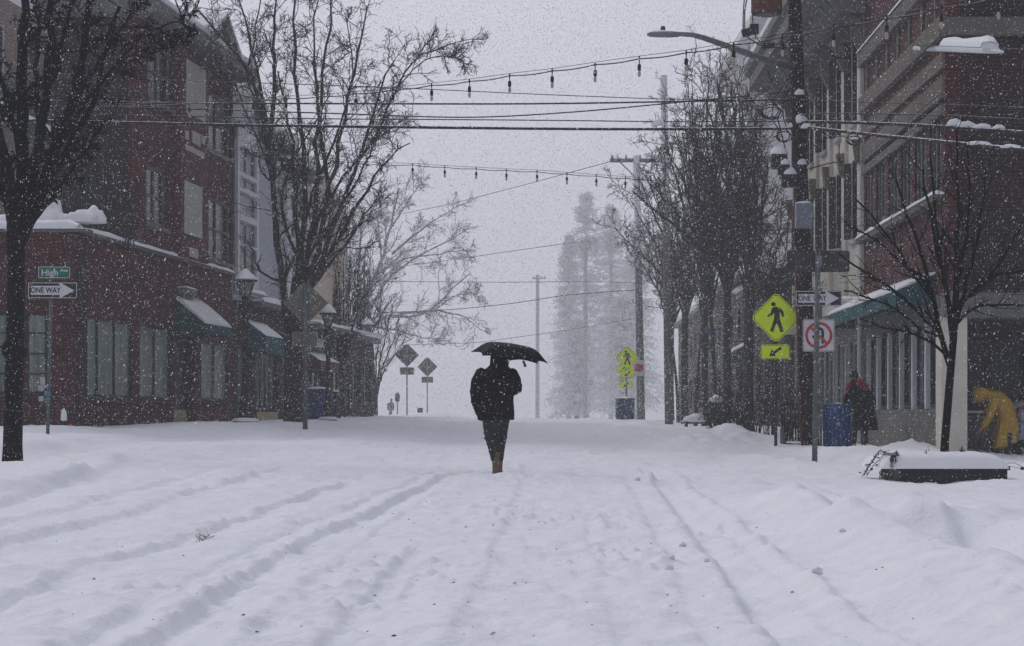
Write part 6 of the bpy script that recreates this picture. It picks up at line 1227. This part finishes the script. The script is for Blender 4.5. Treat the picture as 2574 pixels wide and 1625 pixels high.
limb(g, [(*Wp(2498, 1006, -.15), .10), (*Wp(2487, 1030, -.19), .085), (*Wp(2480, 1052, -.18), .078), (*Wp(2468, 1072, -.15), .062)]); limb(g, [(*Wp(2498, 1006, .15), .10), (*Wp(2487, 1040, .19), .085), (*Wp(2472, 1086, .07), .062)])
ct = T.part('raincoat', g, M['raincoat'], remesh=.014, sm=3); g = G(); limb(g, [(*Wp(2482, 994), .12), (*Wp(2466, 989), .125), (*Wp(2454, 990), .12)]); g.tube([Wp(2478, 1000), Wp(2460, 1002), Wp(2448, 1001)], .08, 12); T.part('hood', g, M['raincoat'], remesh=.014, sm=3, par=ct)
g = G(); limb(g, [(*Wp(2532, 1090, -.1), .1), (*Wp(2532, 1115, -.12), .09), (*Wp(2530, 1138, -.12), .075)]); limb(g, [(*Wp(2515, 1090, .14), .1), (*Wp(2506, 1115, .16), .09), (*Wp(2508, 1138, .16), .075)]); T.part('trousers', g, M['framedark'], remesh=.014, sm=2)
for px, y in ((2528, -.12), (2506, .16)): g = G().loft([(*Wp(px - 4, 1152, y), .13, .05), (*Wp(px - 4, 1146, y), .13, .05), (*Wp(px, 1140, y), .08, .055), (*Wp(px + 1, 1128, y), .065, .06)], 14); T.part('boot', g, M['black'], remesh=.012, sm=2)
a, c_ = np.array(Wp(2478, 1046, -.1)), np.array(Wp(2453, 1138, -.05)); T = Thing('snow_shovel', 'black long handled snow shovel held by the person in the yellow raincoat', 'shovel', c_)
T.part('handle', G().tube([a, c_], .016, 8), M['black'], smooth=True); T.part('grip', G().tube([a + [-.06, 0, .02], a + [.06, 0, .05]], .018, 8), M['black'], smooth=True)
FS = Fr(c_, (1, 0, 0), (0, -1, 0)); T.part('blade', G().prism([(-.22, -.20), (-.2, -.17), (.02, .04), (.05, .02), (.0, -.06), (-.14, -.22)], FS, -.22, .22), M['black'])
# distant walker
D = 150; b = base_at(982, D); o_ = b; T = Thing('person', 'faint far figure walking on the left pavement beyond the crest', 'person', b); g = G()
limb(g, [(*W(0, 0, .85), .1), (*W(.05, .1, .45), .07), (*W(.06, .15, .05), .05)]); limb(g, [(*W(0, 0, .85), .1), (*W(-.08, -.1, .45), .07), (*W(-.12, -.15, .05), .05)]); g.loft([(*W(0, 0, .8), .17, .13), (*W(0, 0, 1.1), .19, .14), (*W(.02, 0, 1.38), .2, .12), (*W(.04, 0, 1.46), .07, .07)], 14); ell(g, W(.06, 0, 1.6), .09, .1, .13)
limb(g, [(*W(-.2, 0, 1.35), .06), (*W(-.24, .05, 1.05), .05), (*W(-.2, .15, .85), .04)]); limb(g, [(*W(.2, 0, 1.35), .06), (*W(.24, -.05, 1.05), .05), (*W(.2, .1, .85), .04)]); T.part('body', g, M['trimgrey'], remesh=.025, sm=2)
# snow covered utility cart at the right edge
D = 39.4; b = base_at(2592, D); T = Thing('utility_cart', 'snow covered white utility cart with black wheels behind the person in yellow', 'cart', b); z0 = ZZ(1130, D)
X = lambda px: (px - CX) * D / FPX
g = G().box(X(2553), X(2553) + 1.5, D - .1, D + .95, ZZ(1112, D), ZZ(1062, D)); T.part('body', g, M['cartwhite'], bevel=.05)
T.part('cab', G().box(X(2560), X(2560) + .9, D - .05, D + .9, ZZ(1063, D), ZZ(1022, D)), M['cartwhite'], bevel=.06)
g = G().blob((X(2560) + .45, D + .4, ZZ(1026, D)), .52, .5, .18, 3, .2); g.blob((X(2553) + 1.1, D + .4, ZZ(1062, D)), .5, .5, .12, 3, .2); T.part('snow_cap', g, M['snowcap'], smooth=True)
for k in range(3): T.part('vent', G().box(X(2559) + k * .14, X(2559) + .02 + k * .14, D - .108, D - .101, ZZ(1090, D), ZZ(1066, D)), M['black'])
T.part('tail_lamp', G().lathe([(.05, -.01), (.05, .01)], (0, 0, 0), 12, F=Fr((X(2571), D - .06, ZZ(1026, D)), (1, 0, 0), (0, 0, 1), (0, -1, 0))), M['red'])
for x in (X(2568), X(2568) + 1.0):
    for y in (D - .08, D + .93):
        F = Fr((x, y, ZZ(1131, D)), (1, 0, 0), (0, 0, 1), (0, -1, 0)); w_ = T.part('wheel', G().lathe([(.12, -.06), (.19, -.06), (.2, -.03), (.2, .03), (.19, .06), (.12, .06)], (0, 0, 0), 20, F=F), M['tyre'], smooth=False); T.part('rim', G().lathe([(.11, -.05), (.11, .045), (.04, .062)], (0, 0, 0), 14, F=F), M['galv'], par=w_)
# snow covered car and cycle stand on the right pavement
b = base_at(1752, 66); T = Thing('bench', 'snow buried bench seat at the foot of the third right street tree', 'bench', b); F = Fr(b, (1, 0, 0), (0, -1, 0))
T.part('seat', G().box(-.45, .45, -.25, .25, .10, .17, F), M['tealdark'], bevel=.01); T.part('leg', G().box(-.4, -.32, -.2, .2, -.1, .098, F), M['iron']); T.part('leg', G().box(.32, .4, -.2, .2, -.1, .098, F), M['iron']); T.part('snow_cap', G().blob(b + [0, 0, .17], .5, .3, .26, 5, .2), M['snowcap'], smooth=True)
b = base_at(1800, 62); T = Thing('newspaper_box', 'dark green newspaper box with a rounded snow cap among the right street trees', 'newspaper box', b); F = Fr(b, (1, 0, 0), (0, -1, 0))
T.part('body', G().box(-.22, .22, -.2, .2, .14, .72, F), M['teal'], bevel=.02); T.part('hood', G().box(-.25, .25, -.22, .23, .722, .78, F), M['teal'], bevel=.01); T.part('window', G().box(-.16, .16, .201, .21, .4, .65, F), M['glassgrey']); T.part('leg', G().box(-.2, -.15, -.15, .15, -.1, .139, F), M['iron']); T.part('leg', G().box(.15, .2, -.15, .15, -.1, .139, F), M['iron'])
T.part('snow_cap', G().blob(b + [0, 0, .78], .27, .24, .22, 6, .2), M['snowcap'], smooth=True)
# ------------------------------------------------------------------ snowfall haze
g = G().box(-152, 152, -26, 423, -7, 50); hz = mesh_obj('haze', g.v, g.f, bpy.data.materials.new('haze_air')); hz['kind'] = 'stuff'
m = hz.data.materials[0]; m.use_nodes = True; n = m.node_tree; n.nodes.clear(); o = n.nodes.new('ShaderNodeOutputMaterial'); pv = n.nodes.new('ShaderNodeVolumePrincipled')
pv.inputs['Color'].default_value = (.96, .97, .99, 1); pv.inputs['Density'].default_value = .0014; pv.inputs['Anisotropy'].default_value = .0; n.links.new(pv.outputs[0], o.inputs['Volume'])
